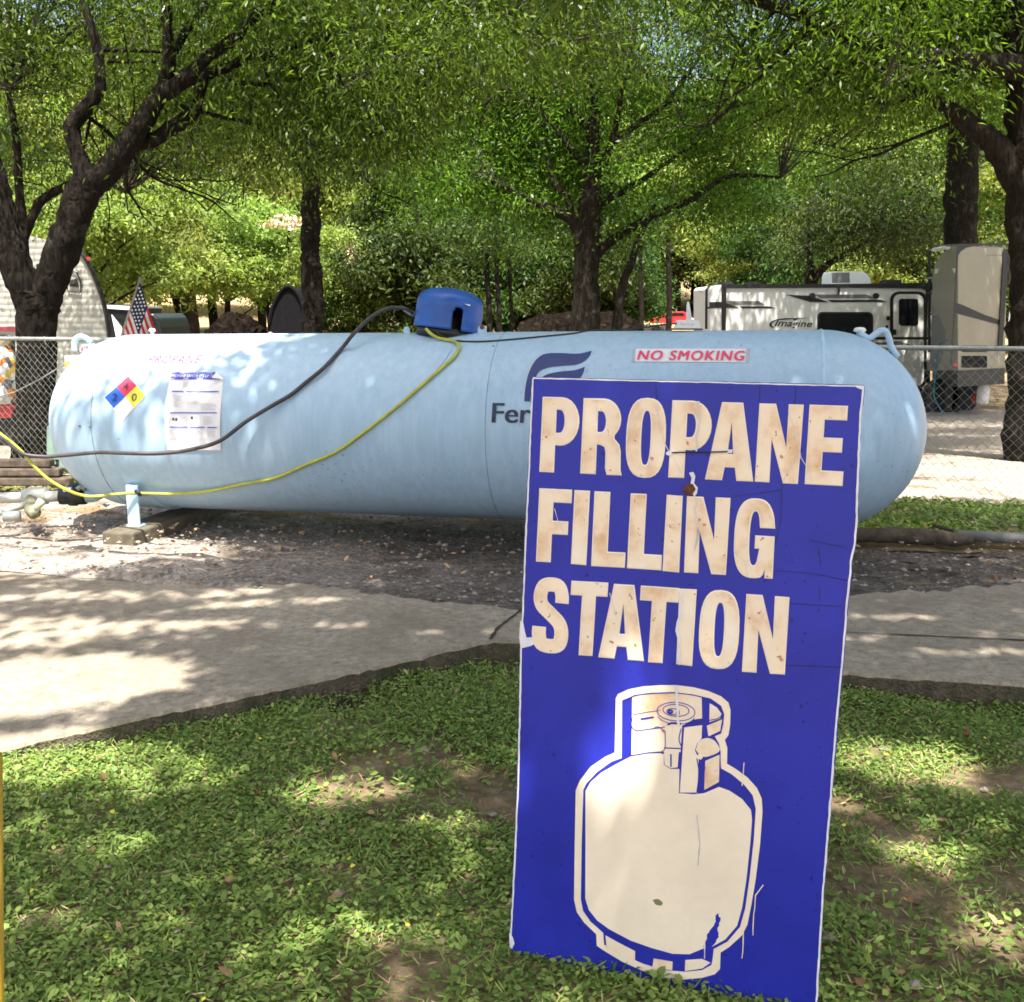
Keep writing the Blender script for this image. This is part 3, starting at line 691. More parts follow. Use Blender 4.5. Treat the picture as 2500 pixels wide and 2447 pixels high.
ptsY += [at(504, 1200, on_tank(504, 1200).y-.03), at(420, 1206, 5.90), at(338, 1204.5, 5.89), at(294, 1206, 5.86), at(235, 1212, 5.82), at(202, 1210, 5.80), at(160, 1195, 5.77), at(118, 1170, 5.76), at(84, 1139, 5.75), at(55, 1105, 5.73), at(25, 1078, 5.71), at(0, 1059, 5.70), at(-120, 968, 5.72)]
M['hose_yellow'] = plain('yellow_hose', (.42, .43, .05), .5, 0, .2, 20)
yh = hose('air_line', ptsY, .0085, M['hose_yellow'], 'thin yellow hose looping from the dome down the tank front', 'hose')
MB().tube([at(331, 1199, 5.885), at(338, 1204, 5.875), at(343, 1210, 5.885)], .011, 8).build('clip', M['black'], yh)
ptsC = [at(1066, 812, dc.y-.2), on_tank(1090, 826, .012), on_tank(1118, 832, .006), on_tank(1170, 834, .005), on_tank(1234, 830, .005), on_tank(1320, 822, .005), on_tank(1400, 814, .005)]
ptsC += [tank_pt(top_s(x), -.02, .006) for x in (1450, 1500)]+[at(1560, 801, GY+.02), at(1598, 796, GY+.02), at(1630, 791.5, GY+.02), at(1656, 790, GY+.03)]
hose('signal_cable', ptsC, .0042, M['black'], 'thin black cable running along the tank top to the white gauge box', 'cable')

# ------------------------------------------------------------------ the propane filling station sign
S_TL, S_TR, S_BR, S_BL = [at(*p) for p in ((1299, 921, 2.040), (2112, 940, 1.8365), (1993, 2475, 1.755), (1244, 2318, 1.957))]
S_N = (S_TR-S_TL).cross(S_BL-S_TL).normalized()
if S_N.y > 0: S_N = -S_N
def on_sign(x, y, off=0.0):
    d = ray(x, y); p0 = S_TL+S_N*off; return EYE+d*((p0-EYE).dot(S_N)/d.dot(S_N))
sign = thing('filling_station_sign', 'tall blue PROPANE FILLING STATION sign with cream letters and gas cylinder picture on the lawn', 'sign', (S_BL+S_BR)/2)
out = [(1299, 922), (1302, 920.5), (1400, 923), (1700, 930), (2108, 940), (2112, 942), (2108, 985), (2103, 1010), (2098, 1150), (2094, 1275), (2088, 1340), (2080, 1370), (2080, 1400), (2071, 1480), (2062, 1600), (2046, 1760), (2045, 1795), (2030, 1960), (2012, 2180), (1996, 2447), (1993, 2475), (1620, 2400), (1270, 2328), (1249, 2318), (1243, 2300), (1246, 2280), (1250, 2180), (1262, 1920), (1268, 1660), (1271, 1580), (1274, 1530), (1275, 1460), (1280, 1320), (1283, 1306), (1281, 1298), (1287, 1180), (1292, 1060)]
MB().prism([on_sign(x, y) for x, y in out], -S_N*.006).build('panel', [M['sign_blue']], sign)
# worn white core along the panel's edges
def sgn(name, loops, off, mat, parent=sign):
    v, f = tri_loops(loops); return MB().add([on_sign(x, y, off) for x, y in v], f).build(name, mat, parent)
def ribbon(name, pts, w, off, mat, jit=.5, seed=1):
    rr = random.Random(seed); a, b = [], []; P = [np.array(p, float) for p in pts]
    Q = []
    for i in range(len(P)-1):
        n_ = max(2, int(np.linalg.norm(P[i+1]-P[i])/14))
        for k in range(n_): Q.append(P[i]+(P[i+1]-P[i])*k/n_)
    Q.append(P[-1])
    vs = []; fs = []
    for i, p in enumerate(Q):
        t = Q[min(i+1, len(Q)-1)]-Q[max(i-1, 0)]; t = t/np.hypot(*t); n_ = np.array([-t[1], t[0]])
        w1 = w*(1+rr.uniform(-jit, jit)); w2 = w*(1+rr.uniform(-jit, jit)); sh = n_*rr.uniform(-1, 1)*w*jit*.6
        vs += [on_sign(*(p+sh+n_*w1/2), off), on_sign(*(p+sh-n_*w2/2), off)]
    for i in range(len(Q)-1): fs.append((2*i, 2*i+1, 2*i+3, 2*i+2))
    return MB().add(vs, fs).build(name, mat, sign)
ribbon('worn_edge', [(1301, 923.5), (1700, 933), (2109, 943.5)], 3.2, .0009, M['sign_white'], .22, 2)
ribbon('worn_edge', [(2107.5, 945), (2101, 1010), (2095, 1150), (2091, 1275), (2085, 1340), (2077, 1372), (2076, 1400), (2067, 1480), (2058, 1600), (2042, 1762), (2027, 1960), (2009, 2180), (1993, 2447)], 5, .0009, M['sign_white'], .2, 3)
ribbon('worn_edge', [(1301, 925), (1290, 1180), (1284, 1300), (1278, 1460), (1272, 1600), (1265, 1920), (1253, 2180), (1247, 2290)], 4.0, .0009, M['sign_white'], .22, 4)
sgn('torn_patch', [z4([(137, 1392), (150, 1400), (158, 1440), (166, 1472), (200, 1470), (206, 1500), (188, 1512), (138, 1524), (132, 1470)])], .0013, M['sign_white'])
sgn('torn_patch', [[(1243, 2278), (1252, 2288), (1256, 2304), (1250, 2317), (1244, 2312)]], .0013, M['sign_white'])
sgn('torn_patch', [[(2084, 942), (2111, 942), (2109, 956), (2103, 951), (2095, 948)]], .0013, M['sign_white'])
SIGN = [('P', (246, 332), (418, 337), (403, 692), (230, 682)), ('R', (440, 338), (618, 344), (608, 700), (424, 690)), ('O', (652, 337), (832, 342), (815, 712), (634, 704)),
        ('P', (862, 348), (1047, 355), (1030, 716), (842, 709)), ('A', (1034, 355), (1256, 362), (1240, 729), (1017, 718)), ('N', (1275, 363), (1480, 369), (1452, 740), (1253, 729)), ('E', (1513, 369), (1690, 375), (1664, 750), (1490, 741)),
        ('F', (230, 766), (380, 773), (363, 1117), (214, 1108)), ('I', (397, 775), (465, 778), (447, 1126), (380, 1120)), ('L', (492, 780), (647, 788), (630, 1138), (476, 1130)), ('L', (664, 790), (820, 797), (803, 1150), (646, 1140)),
        ('I', (835, 797), (905, 802), (888, 1160), (815, 1153)), ('N', (931, 804), (1132, 812), (1110, 1172), (917, 1160)), ('G', (1166, 812), (1350, 822), (1332, 1190), (1147, 1178)),
        ('S', (206, 1190), (366, 1198), (362, 1545), (190, 1532)), ('T', (382, 1205), (552, 1214), (530, 1560), (363, 1550)), ('A', (524, 1216), (736, 1230), (721, 1582), (510, 1563)), ('T', (712, 1228), (889, 1240), (865, 1595), (690, 1583)),
        ('I', (895, 1243), (972, 1246), (950, 1605), (880, 1596)), ('O', (1000, 1247), (1180, 1257), (1165, 1622), (980, 1610)), ('N', (1213, 1268), (1412, 1283), (1390, 1645), (1192, 1632))]
for ch, *q in SIGN:
    qm = quad_map(z4(q)); gl = glyph(ch)
    if gl[0] == 'strip':
        for off, ex, mt, nm in ((.0011, .12, 'sign_cream2', 'letter_edge'), (.0016, 0, 'sign_cream', 'letter')):
            vs = []
            for i, (p, r_) in enumerate(zip(gl[1], gl[2])):
                p, r_ = np.array(p), np.array(r_); m_ = (p+r_)/2; d_ = (p-m_)*(1+ex)
                if ex and i in (0, len(gl[1])-1): m_ = m_+np.array([0, -.008 if i == 0 else .008])
                vs += [on_sign(*qm(*(m_+d_)), off), on_sign(*qm(*(m_-d_)), off)]
            MB().add(vs, [(2*i, 2*i+1, 2*i+3, 2*i+2) for i in range(len(gl[1])-1)]).build(nm, M[mt], sign)
        continue
    loops = [[qm(*p) for p in l] for l in gl]
    sgn('letter', loops, .0016, M['sign_cream'])
    # pale outline round each letter
    c = np.mean([p for p in loops[0]], 0)
    for li, l in enumerate(loops):
        n_ = len(l); vs = []; fs = []
        A_ = sum(l[i][0]*l[(i+1) % n_][1]-l[(i+1) % n_][0]*l[i][1] for i in range(n_))
        sg = 1 if (A_ > 0) == (li == 0) else -1
        for i in range(n_):
            a, b, d = np.array(l[i-1]), np.array(l[i]), np.array(l[(i+1) % n_])
            e1 = (b-a)/max(1e-6, np.hypot(*(b-a))); e2 = (d-b)/max(1e-6, np.hypot(*(d-b)))
            nn_ = np.array([e1[1]+e2[1], -e1[0]-e2[0]]); nn_ = nn_/max(.35, np.hypot(*nn_))*1.0
            nn_ = nn_/max(1e-6, np.hypot(*nn_))*sg
            vs += [on_sign(*(b+nn_*2.2), .0011), on_sign(*(b-nn_*1.6), .0021)]
        for i in range(n_): k = (i+1) % n_; fs.append((2*i, 2*i+1, 2*k+1, 2*k))
        MB().add(vs, fs).build('letter_edge', M['sign_cream2'], sign)
z5 = lambda pts: [(1200+x/1.945, 1600+y/1.945) for x, y in pts]
pic = thing('cylinder_picture', None, None, on_sign(1630, 2000)); del_ = None
keep(pic, sign)
def pc(name, pts, off, mat, k=0):
    pts = z5(spline(pts+[pts[0]], 4)[:-1] if k else pts)
    v, f = tri_loops([pts]); MB_ = MB().add([on_sign(x, y, off) for x, y in v], f)
    o = MB_.build(name, mat, None); o.parent = pic; o.matrix_parent_inverse = Matrix.Translation(-on_sign(1630, 2000)); return o
OUT = [(590, 205), (600, 185), (650, 162), (720, 148), (800, 142), (880, 142), (960, 152), (1030, 170), (1090, 195), (1125, 225), (1135, 260), (1133, 330), (1125, 380), (1108, 402), (1120, 440), (1118, 515), (1160, 540), (1215, 580), (1260, 630), (1283, 680), (1287, 740), (1275, 900), (1255, 1060), (1235, 1180), (1215, 1280), (1190, 1330), (1130, 1385), (1088, 1412), (1085, 1490), (1060, 1515), (1000, 1532), (920, 1540), (820, 1530), (720, 1500), (620, 1455), (545, 1410), (500, 1380), (497, 1325), (440, 1270), (405, 1220), (392, 1160), (395, 900), (400, 640), (420, 595), (470, 530), (540, 482), (585, 462), (588, 330)]
INN = [(620, 215), (680, 188), (760, 178), (860, 175), (950, 185), (1040, 205), (1090, 240), (1105, 280), (1100, 330), (1090, 372), (1060, 385), (1080, 420), (1088, 460), (1086, 535), (1140, 565), (1200, 615), (1240, 665), (1255, 730), (1245, 880), (1225, 1060), (1205, 1200), (1180, 1290), (1120, 1360), (1055, 1395), (1050, 1440), (1045, 1470), (1000, 1495), (920, 1503), (820, 1495), (720, 1465), (620, 1420), (560, 1385), (535, 1375), (530, 1318), (470, 1265), (435, 1215), (424, 1160), (428, 900), (436, 640), (450, 610), (500, 555), (570, 505), (618, 488)]
BODY = [(446, 645), (470, 603), (520, 558), (600, 513), (660, 482), (740, 468), (800, 465), (818, 470), (818, 520), (850, 540), (892, 540), (890, 655), (960, 660), (1010, 655), (1080, 625), (1130, 643), (1190, 683), (1232, 735), (1237, 780), (1230, 880), (1211, 1060), (1190, 1200), (1166, 1285), (1110, 1350), (1050, 1383), (1000, 1395), (940, 1420), (860, 1418), (760, 1390), (660, 1355), (560, 1302), (502, 1260), (462, 1210), (445, 1155), (446, 900)]
pc('outline', OUT, .0011, M['sign_cream2']); pc('outline_gap', INN, .0015, M['sign_blue']); pc('body', BODY, .0019, M['sign_cream2'])
pc('collar', [(668, 195), (760, 183), (870, 181), (960, 191), (998, 202), (1000, 300), (960, 305), (905, 335), (898, 460), (800, 457), (740, 461), (664, 474)], .0019, M['sign_cream'])
pc('collar', [(1036, 228), (1070, 248), (1092, 278), (1086, 300), (1034, 318)], .0019, M['sign_cream'])
pc('collar', [(1022, 335), (1095, 305), (1086, 360), (1030, 385)], .0019, M['sign_cream'])
pc('neck_plate', [(915, 343), (1000, 332), (997, 396), (976, 420), (966, 452), (984, 490), (977, 652), (894, 652), (903, 520)], .0021, M['sign_cream2'])
pc('neck_plate', [(1015, 502), (1083, 472), (1080, 602), (1010, 640)], .0021, M['sign_cream'])
pc('valve_knob', [(970, 450), (985, 410), (1022, 393), (1060, 407), (1084, 450), (1050, 474), (1000, 482)], .0023, M['sign_cream'], 1)
pc('valve_knob', [(975, 478), (990, 466), (1004, 480), (992, 496)], .0025, M['sign_cream2'], 1)
for x in (826, 862): pc('valve_stem', [(x, 345), (x+15, 332), (x+30, 345), (x+28, 440), (x, 436)], .0023, M['sign_cream2'])
pc('valve_stem', [(818, 452), (890, 455), (884, 532), (850, 536), (822, 520)], .0023, M['sign_cream2'])
mlines = MB()
def pl_(pts, w=4, off=.0027, k=3):
    P = [np.array(p) for p in z5(spline(pts, k))]; vs = []; fs = []
    for i, p in enumerate(P):
        t = P[min(i+1, len(P)-1)]-P[max(i-1, 0)]; t = t/max(1e-6, np.hypot(*t)); n_ = np.array([-t[1], t[0]])*w/3.9
        vs += [on_sign(*(p+n_), off), on_sign(*(p-n_), off)]
    for i in range(len(P)-1): fs.append((2*i, 2*i+1, 2*i+3, 2*i+2))
    mlines.add(vs, fs)
def ell(cx, cy, rx, ry, ro=.05, a0=0, a1=360, n=20):
    return [(cx+rx*math.cos(math.radians(a0+(a1-a0)*i/n))-0, cy+ry*math.sin(math.radians(a0+(a1-a0)*i/n))+ro*rx*math.cos(math.radians(a0+(a1-a0)*i/n))) for i in range(n+1)]
pl_(ell(876, 268, 90, 44)); pl_(ell(876, 262, 62, 28)); pl_(ell(862, 268, 30, 14), 4); pl_(ell(850, 268, 9, 6), 9)
pl_(ell(876, 285, 88, 42, .05, 10, 170), 3)
pl_([(672, 282), (740, 270), (800, 262)], 3); pl_([(668, 300), (664, 335), (690, 358), (750, 350), (800, 345), (822, 340)], 4); pl_([(708, 304), (770, 294)], 9, .0027, 1)
pl_([(764, 350), (790, 340), (822, 360)], 4); pl_([(900, 350), (890, 400), (905, 440)], 5); pl_([(824, 360), (824, 440), (805, 460)], 4); pl_([(820, 440), (905, 444)], 6)
pl_([(852, 470), (852, 530)], 7, .0027, 1); pl_([(905, 340), (960, 318), (1030, 310), (1080, 298), (1096, 275)], 4); pl_([(622, 215), (700, 188), (800, 180), (900, 182), (1000, 200), (1070, 235), (1098, 275), (1096, 330), (1085, 370), (1050, 382)], 4)
pl_([(835, 330), (860, 322), (900, 326)], 9); pl_([(975, 490), (985, 560), (975, 650)], 5); pl_([(1085, 470), (1082, 600), (1010, 645)], 4)
o = mlines.build('drawn_line', M['sign_blue'], None); o.parent = pic; o.matrix_parent_inverse = Matrix.Translation(-on_sign(1630, 2000))
pc('foot_slot', [(541, 1330), (600, 1363), (682, 1405), (681, 1455), (620, 1428), (546, 1388)], .0019, M['sign_cream'])
pc('foot_slot', [(770, 1440), (860, 1455), (858, 1496), (764, 1484)], .0019, M['sign_cream'])
pc('foot_slot', [(920, 1447), (1000, 1442), (1040, 1460), (1000, 1488), (918, 1500)], .0019, M['sign_cream'])
rr = random.Random(9)
tear = [(1078, 1220), (1086, 1262), (1074, 1300), (1080, 1330), (1066, 1362), (1050, 1384), (1046, 1420), (1005, 1420), (1010, 1380), (1022, 1340), (1034, 1310), (1060, 1275), (1066, 1240)]
pc('torn_gap', [(x+rr.uniform(-4, 4), y+rr.uniform(-4, 4)) for x, y in [tuple(p) for p in spline(tear+[tear[0]], 4)[:-1]]], .0023, M['sign_blue'])
pc('dirt_mark', [(765, 1162), (790, 1158), (812, 1174), (806, 1188), (780, 1184)], .0023, plain('green_smear', (.20, .21, .10), .8), 1)
# cracks, scratches, tie wire and the rusty bolt
ribbon('crack', z4([(985, 350), (978, 390), (990, 440), (974, 520), (970, 590)]), 4.2, .0030, M['crack'], .7, 5)
ribbon('crack', z4([(962, 790), (975, 830), (968, 870), (982, 930), (978, 1010), (960, 1060), (985, 950)]), 4.5, .0030, M['crack'], .7, 6)
ribbon('crack', z4([(895, 1245), (900, 1300), (888, 1400), (884, 1480), (892, 1540), (888, 1602)]), 7, .0030, M['sign_white'], .7, 7)
ribbon('crack', z5([(876, 145), (882, 200), (880, 260), (886, 332)]), 6, .0034, M['sign_white'], .5, 8)
for i, p in enumerate(([(782, 362), (800, 450), (818, 540), (845, 596)], [(860, 610), (900, 690)], [(1210, 540), (1140, 585)], [(1160, 590), (1215, 620), (1235, 690)], [(1410, 400), (1445, 500), (1470, 615), (1500, 670), (1525, 735)], [(1470, 615), (1400, 690), (1385, 735)], [(500, 370), (505, 440)], [(300, 860), (320, 930), (345, 975)], [(640, 560), (660, 460), (720, 385)], [(1150, 1060), (1200, 1110), (1218, 1180)], [(560, 1260), (600, 1390)])):
    ribbon('hairline', z4(p), 1.7, .0030, M['crack'], .5, 20+i)
for i, p in enumerate(([(1510, 1010), (1560, 1020), (1680, 1045)], [(1550, 1040), (1565, 1130)], [(1340, 1155), (1500, 1165), (1690, 1200)], [(1410, 1310), (1660, 1325)], [(1555, 1230), (1560, 1300)], [(1380, 690), (1375, 900), (1350, 1020)], [(780, 280), (785, 345)], [(1275, 280), (1270, 360)], [(1445, 285), (1440, 360)], [(1390, 1605), (1660, 1612)], [(1150, 800), (1250, 790), (1380, 770)])):
    ribbon('hairline', z4(p), 1.5, .0012, M['crack_dark'], .5, 40+i)
for i, p in enumerate(([(1290, 1090), (1255, 1140), (1245, 1230), (1240, 1330)], [(1200, 510), (1190, 620)], [(1010, 1300), (1012, 1440)], [(975, 760), (990, 900), (980, 1000)], [(1200, 1290), (1190, 1440)])):
    ribbon('hairline', z5(p), 2.2, .0026, M['sign_cream2'] if i != 3 else M['grey_ink'], .5, 60+i)
MB().tube([on_sign(1634, 1106, .001), on_sign(1660, 1104.5, .005), on_sign(1720, 1104, .006), on_sign(1760, 1103.5, .005), on_sign(1783, 1102, .001)], .0014, 6).build('tie_wire', M['black'], sign)
for c_ in ((845, 598), (1130, 588)):
    sgn('torn_patch', [z4([(c_[0]+18*math.cos(a)*rr.uniform(.6, 1.1), c_[1]+13*math.sin(a)*rr.uniform(.6, 1.1)) for a in np.linspace(0, 6.1, 11)])], .0032, M['crack'])
sgn('torn_patch', [z4([(938, 690), (958, 685), (968, 705), (962, 740), (980, 760), (975, 790), (960, 800), (950, 775), (945, 740), (950, 715)])], .0032, M['sign_white'])
sgn('rusty_hole', [z4([(912, 765), (925, 742), (950, 738), (972, 752), (976, 775), (960, 798), (930, 796), (912, 785)])], .0030, M['rust'])
MB().lathe([(.011, 0), (.011, .003), (.006, .004), (.006, .008), (0, .008)], on_sign(1684, 1194, .003), 6, 0, S_N.to_track_quat('Z', 'Y').to_matrix()).build('bolt', M['rust'], sign)
mid_t, mid_b = on_sign(1690, 985, -.012), on_sign(1625, 2380, -.012)
MB().tube([mid_t-S_N*.02, mid_b-S_N*.02-Vector((0, 0, .1))], .017, 6).build('post', M['steel'], sign)

# ------------------------------------------------------------------ chain-link fence behind the tank
FA, FB = Vector((-5.2, 8.75, 0)), Vector((4.4, 5.72, 0))
def fence_pt(t, z): 
    p = FA.lerp(FB, t); return Vector((p.x, p.y, z))
fence = thing('chain_link_fence', 'grey chain-link fence with a top rail running behind the propane tank', 'fence', (FA+FB)/2)
ztop = lambda t: 1.075
rail = [fence_pt(t, ztop(t)) for t in np.linspace(0, 1, 30)]
MB().tube(rail, .0155, 10).build('top_rail', M['steel'], fence, True)
L_f = (FB-FA).length; Hf = 1.10; zb_ = -.04; mb = MB(); u = (FB-FA).normalized(); pitch_ = .029; npx = int(L_f/pitch_)
sag = random.Random(4)
for k in range(npx+1):
    zig = []
    for j in range(0, 39):
        z = zb_+j*(Hf+.03)/38; s = k*pitch_+(pitch_ if (j+k) % 2 else 0)+.010*math.sin(k*.11+j*.1)
        zig.append(FA+u*s+Vector((0, (.003 if j % 2 else -.003), z+.005*math.sin(k*.17))))
    mb.tube(zig, .0015, 3, 0, False)
mb.build('wire_mesh', plain('dull_wire', (.30, .32, .31), .5, .4, .3, 20), fence)
for t in (.098, .36, .62, .985):
    MB().lathe([(.026, -.3), (.026, 1.10), (.03, 1.10), (.026, 1.13), (0, 1.145)], fence_pt(t, 0)+Vector((0, .035, 0)), 12).build('post', M['steel'], fence, True)
rr = random.Random(2)
for t in np.linspace(.03, .97, 22):
    p = fence_pt(float(t), ztop(t)); MB().tube([p+Vector((0, -.020, .0)), p+Vector((.002, -.008, .019)), p+Vector((.004, .012, .018)), p+Vector((.008, -.018, -.016)), p+Vector((.012, -.016, -.045))], .003, 5).build('wire_tie', M['steel'], fence)
# guy wire across the tree trunk
g = MB().tube([at(-60, 985, 8.55), at(36, 958, 8.5), at(100, 925, 8.45), at(160, 888, 8.4)], .006, 5).build('guy_wire', M['steel']); tag(g, 'thin slanted steel wire crossing in front of the left tree trunk', 'wire')

# ------------------------------------------------------------------ trees
def limb_pts(px, Y, r0=None):
    """traced limb: (x, y, radius in photo pixels[, distance])"""
    out = []
    for p in px:
        yy = p[3] if len(p) > 3 else Y
        q = at(p[0], p[1], yy); out.append((q.x, q.y, q.z, p[2]*pxm(yy)))
    return out
class Tree:
    def __init__(s, name, label, cat, base, group=None, bark='bark'):
        s.root = thing(name, label, cat, base, group); s.bark = bark; s.trunk = MB(); s.twigs = MB(); s.nodes = []
        s.rng = np.random.default_rng(abs(hash(label)) % 1000 if False else len(label)*7+3); s.leaves = []
    def limb(s, pts, n=10, wob=.035):
        P = spline(pts, 5)
        R = [max(.006, p[3]*(1+s.rng.normal(0, wob))) for p in P]
        s.trunk.tube([p[:3] for p in P], R, n, 0, True, .06, s.rng)
        s.nodes += [np.array(p[:3]) for p in P]; return s
    def grow(s, start, d, length, r, depth=2):
        """a wandering limb with side limbs"""
        rng = s.rng; d = np.array(d, float); d /= np.linalg.norm(d); p = np.array(start, float); pts = []; n_ = 6
        for i in range(n_+1):
            pts.append((*p, r*(1-.75*i/n_))); d = d+rng.normal(0, .16, 3)+np.array([0, 0, .02]); d /= np.linalg.norm(d); p = p+d*length/n_
        s.limb(pts, 6 if r > .03 else 5)
        if depth > 0:
            for k in range(3):
                i = rng.integers(2, n_); q = pts[i]; dd = d+rng.normal(0, .65, 3); s.grow(q[:3], dd, length*rng.uniform(.45, .7), q[3]*.6, depth-1)
    def foliage(s, blobs, per, size, ok=None, droop=.35, clump=.34, twig=.3, flat=.55, up=.55, bough=17):
        """blobs: (centre, radii, number of leaf clumps). Each clump is a spray of leaves on a twig"""
        rng = s.rng; C = []
        for c, rad, n in blobs:
            d = rng.normal(size=(n, 3)); d /= np.linalg.norm(d, axis=1)[:, None]
            q = np.array(c)+d*np.array(rad)*(rng.random(n)**(1/2.0))[:, None]*(1+.18*np.sin(d[:, :1]*7+d[:, 1:2]*5))
            if bough:                  # leaf sprays gather on boughs, with gaps between them
                nb_ = max(3, n//bough); hub = q[:nb_]; k_ = rng.integers(0, nb_, n); sg_ = np.array([1, 1, .5])*clump*1.55*rng.uniform(.6, 1.3, (nb_, 1))
                q = hub[k_]+rng.normal(size=(n, 3))*sg_[k_]
            C.append(q)
        C = np.concatenate(C)
        if ok is not None: C = C[np.array([bool(ok(c)) for c in C], bool)] if len(C) else C
        nd = np.array(s.nodes) if s.nodes else None
        if nd is not None and twig > 0:
            for c in C:
                if rng.random() < twig:
                    i = int(((nd-c)**2).sum(1).argmin()); a = nd[i]; dist = np.linalg.norm(c-a)
                    if dist > 3.2: continue
                    m_ = (a+c)/2+rng.normal(0, .08*dist, 3)+np.array([0, 0, .10*dist])
                    s.twigs.tube([tuple(a), tuple(m_), tuple(c)], [.004+.006*dist, .004+.003*dist, .003], 4, 0, False)
        n = len(C)*per; cc = np.repeat(C, per, 0); sc = rng.uniform(.6, 1.35, (len(C), 1)).repeat(per, 0)
        off = rng.normal(size=(n, 3))*clump*sc; off[:, 2] *= flat; off[:, 2] -= droop*np.hypot(off[:, 0], off[:, 1])*.5
        p = cc+off
        if ok is not None and s.fine: 
            kk = np.array([bool(ok(c)) for c in p], bool); p = p[kk]; off = off[kk]; n = len(p)
        d = off/(np.linalg.norm(off, axis=1)[:, None]+1e-6)*.6+rng.normal(0, .55, (n, 3)); d[:, 2] -= droop
        d /= np.linalg.norm(d, axis=1)[:, None]
        nn = rng.normal(0, 1, (n, 3)); nn[:, 2] = np.abs(nn[:, 2])+up
        sd = np.cross(d, nn); sd /= np.linalg.norm(sd, axis=1)[:, None]+1e-9; nz = np.cross(sd, d)
        Ln = size[0]*rng.uniform(.5, 1.5, (n, 1)); Wd = size[1]*rng.uniform(.7, 1.3, (n, 1))
        V = np.empty((n, 4, 3)); V[:, 0] = p-d*Ln*.5; V[:, 2] = p+d*Ln*.5
        V[:, 1] = p-d*Ln*.06+sd*Wd*.5+nz*Wd*.18; V[:, 3] = p-d*Ln*.06-sd*Wd*.5+nz*Wd*.18
        s.leaves.append(V.reshape(-1, 3)); return s
    fine = False
    def done(s, leafmat):
        if s.twigs.v: s.trunk.add(s.twigs.v, s.twigs.f, 1)
        if s.trunk.v: s.trunk.build('trunk', [M[s.bark], M['twig']], s.root, True)
        if s.leaves:
            s.crown = quads_mesh('crown', np.concatenate(s.leaves), 4, M[leafmat], s.root)
        return s.root

def sky_gap(c):                        # the photograph's opening in the canopy
    x, y = px_of(c); return ((x-1583)/52)**2+((y-45)/75)**2 > 1 and ((x-2030)/34)**2+((y-20)/30)**2 > 1
# left oak, forked
YL = 9.0
T = Tree('oak_tree', 'dark forked oak tree with leaning limbs left of the propane tank', 'tree', (at(88, 1150, YL).x, YL, tz(0, YL)))
T.limb(limb_pts([(78, 1260, 72), (82, 1150, 58), (85, 1060, 50), (88, 930, 45), (90, 800, 44), (92, 735, 47), (92, 712, 44)], YL), 20, .03)
T.limb(limb_pts([(80, 760, 30), (55, 690, 38), (28, 620, 38), (8, 540, 34), (-12, 450, 30), (-40, 330, 26), (-60, 200, 20), (-50, 40, 14), (-20, -200, 8)], YL), 14)
T.limb(limb_pts([(102, 750, 34), (130, 675, 39), (160, 590, 39), (189, 504, 38), (212, 450, 40)], YL), 16)
T.limb(limb_pts([(212, 455, 34), (198, 400, 23), (178, 335, 18), (180, 298, 18), (214, 258, 17), (242, 217, 15), (243, 158, 12), (232, 95, 11), (214, 41, 10), (196, -20, 9), (190, -160, 6)], YL), 12)
T.limb(limb_pts([(212, 462, 34), (262, 420, 30), (303, 362, 28), (340, 312, 24), (376, 252, 22), (400, 214, 19)], YL), 14)
T.limb(limb_pts([(398, 220, 17), (413, 142, 15), (408, 63, 12), (406, -20, 11), (400, -180, 7)], YL), 10)
T.limb(limb_pts([(392, 235, 18), (457, 189, 18), (504, 142, 14), (551, 110, 13), (583, 85, 12), (615, 47, 11), (650, 22, 10), (700, -20, 8), (800, -120, 5)], YL-.2), 10)
T.limb(limb_pts([(335, 352, 17), (378, 340, 16), (425, 309, 17), (473, 274, 15), (483, 246, 12), (492, 205, 14), (512, 180, 13), (567, 160, 11), (612, 135, 10), (694, 122, 8), (771, 96, 6), (860, 70, 4)], YL+.1), 10)
T.limb(limb_pts([(425, 125, 11), (441, 100, 10), (460, 66, 10), (488, 36, 8), (514, -10, 7), (560, -120, 4)], YL), 8)
T.limb(limb_pts([(54, 620, 16), (54, 542, 13), (45, 440, 10), (40, 340, 9), (20, 220, 6)], YL+1.2), 8)
T.limb(limb_pts([(56, 590, 11), (94, 500, 11), (135, 468, 10), (180, 440, 6), (230, 400, 4)], YL+1.2), 8)
for a in ((250, 130), (320, 330), (560, 200), (440, 260), (620, 120), (180, 260)):
    p = at(a[0], a[1], YL); T.grow(p, (random.uniform(-.4, 1), random.uniform(-.2, 1), -.25), 1.6, .022, 1)
T.limb(limb_pts([(240, 122, 6), (330, 123, 5), (400, 128, 4)], YL+.3), 6); T.limb(limb_pts([(255, 150, 4), (340, 152, 3), (420, 150, 3)], YL+.3), 6)
T.limb(limb_pts([(640, 120, 5), (655, 190, 4), (690, 260, 3), (700, 330, 2)], YL-.2), 5); T.limb(limb_pts([(800, 90, 5), (815, 150, 4), (840, 215, 2)], YL-.6), 5)
def okL(c):
    x, y = px_of(c)
    if not sky_gap(c): return False
    lim = np.interp(x, [-400, 0, 150, 240, 330, 420, 560, 700, 800, 950, 1100, 1250], [560, 600, 560, 440, 455, 500, 520, 470, 440, 380, 240, 150])
    if y > lim: return False
    if c[1] < YL+.1 and -100 < x < 480 and y > 60 and random.random() < .94: return False
    return True
T.foliage([((-2.2, YL+1.9, 4.4), (4.2, 2.2, 2.5), 560), ((-4.2, YL+2.2, 4.6), (3.0, 2.2, 2.6), 330), ((-.6, YL+.6, 4.4), (2.2, 2.4, 1.9), 270), ((-1.8, YL-.4, 4.3), (3.4, 1.5, 1.3), 150)], 150, (.064, .0185), okL, .45, .30)
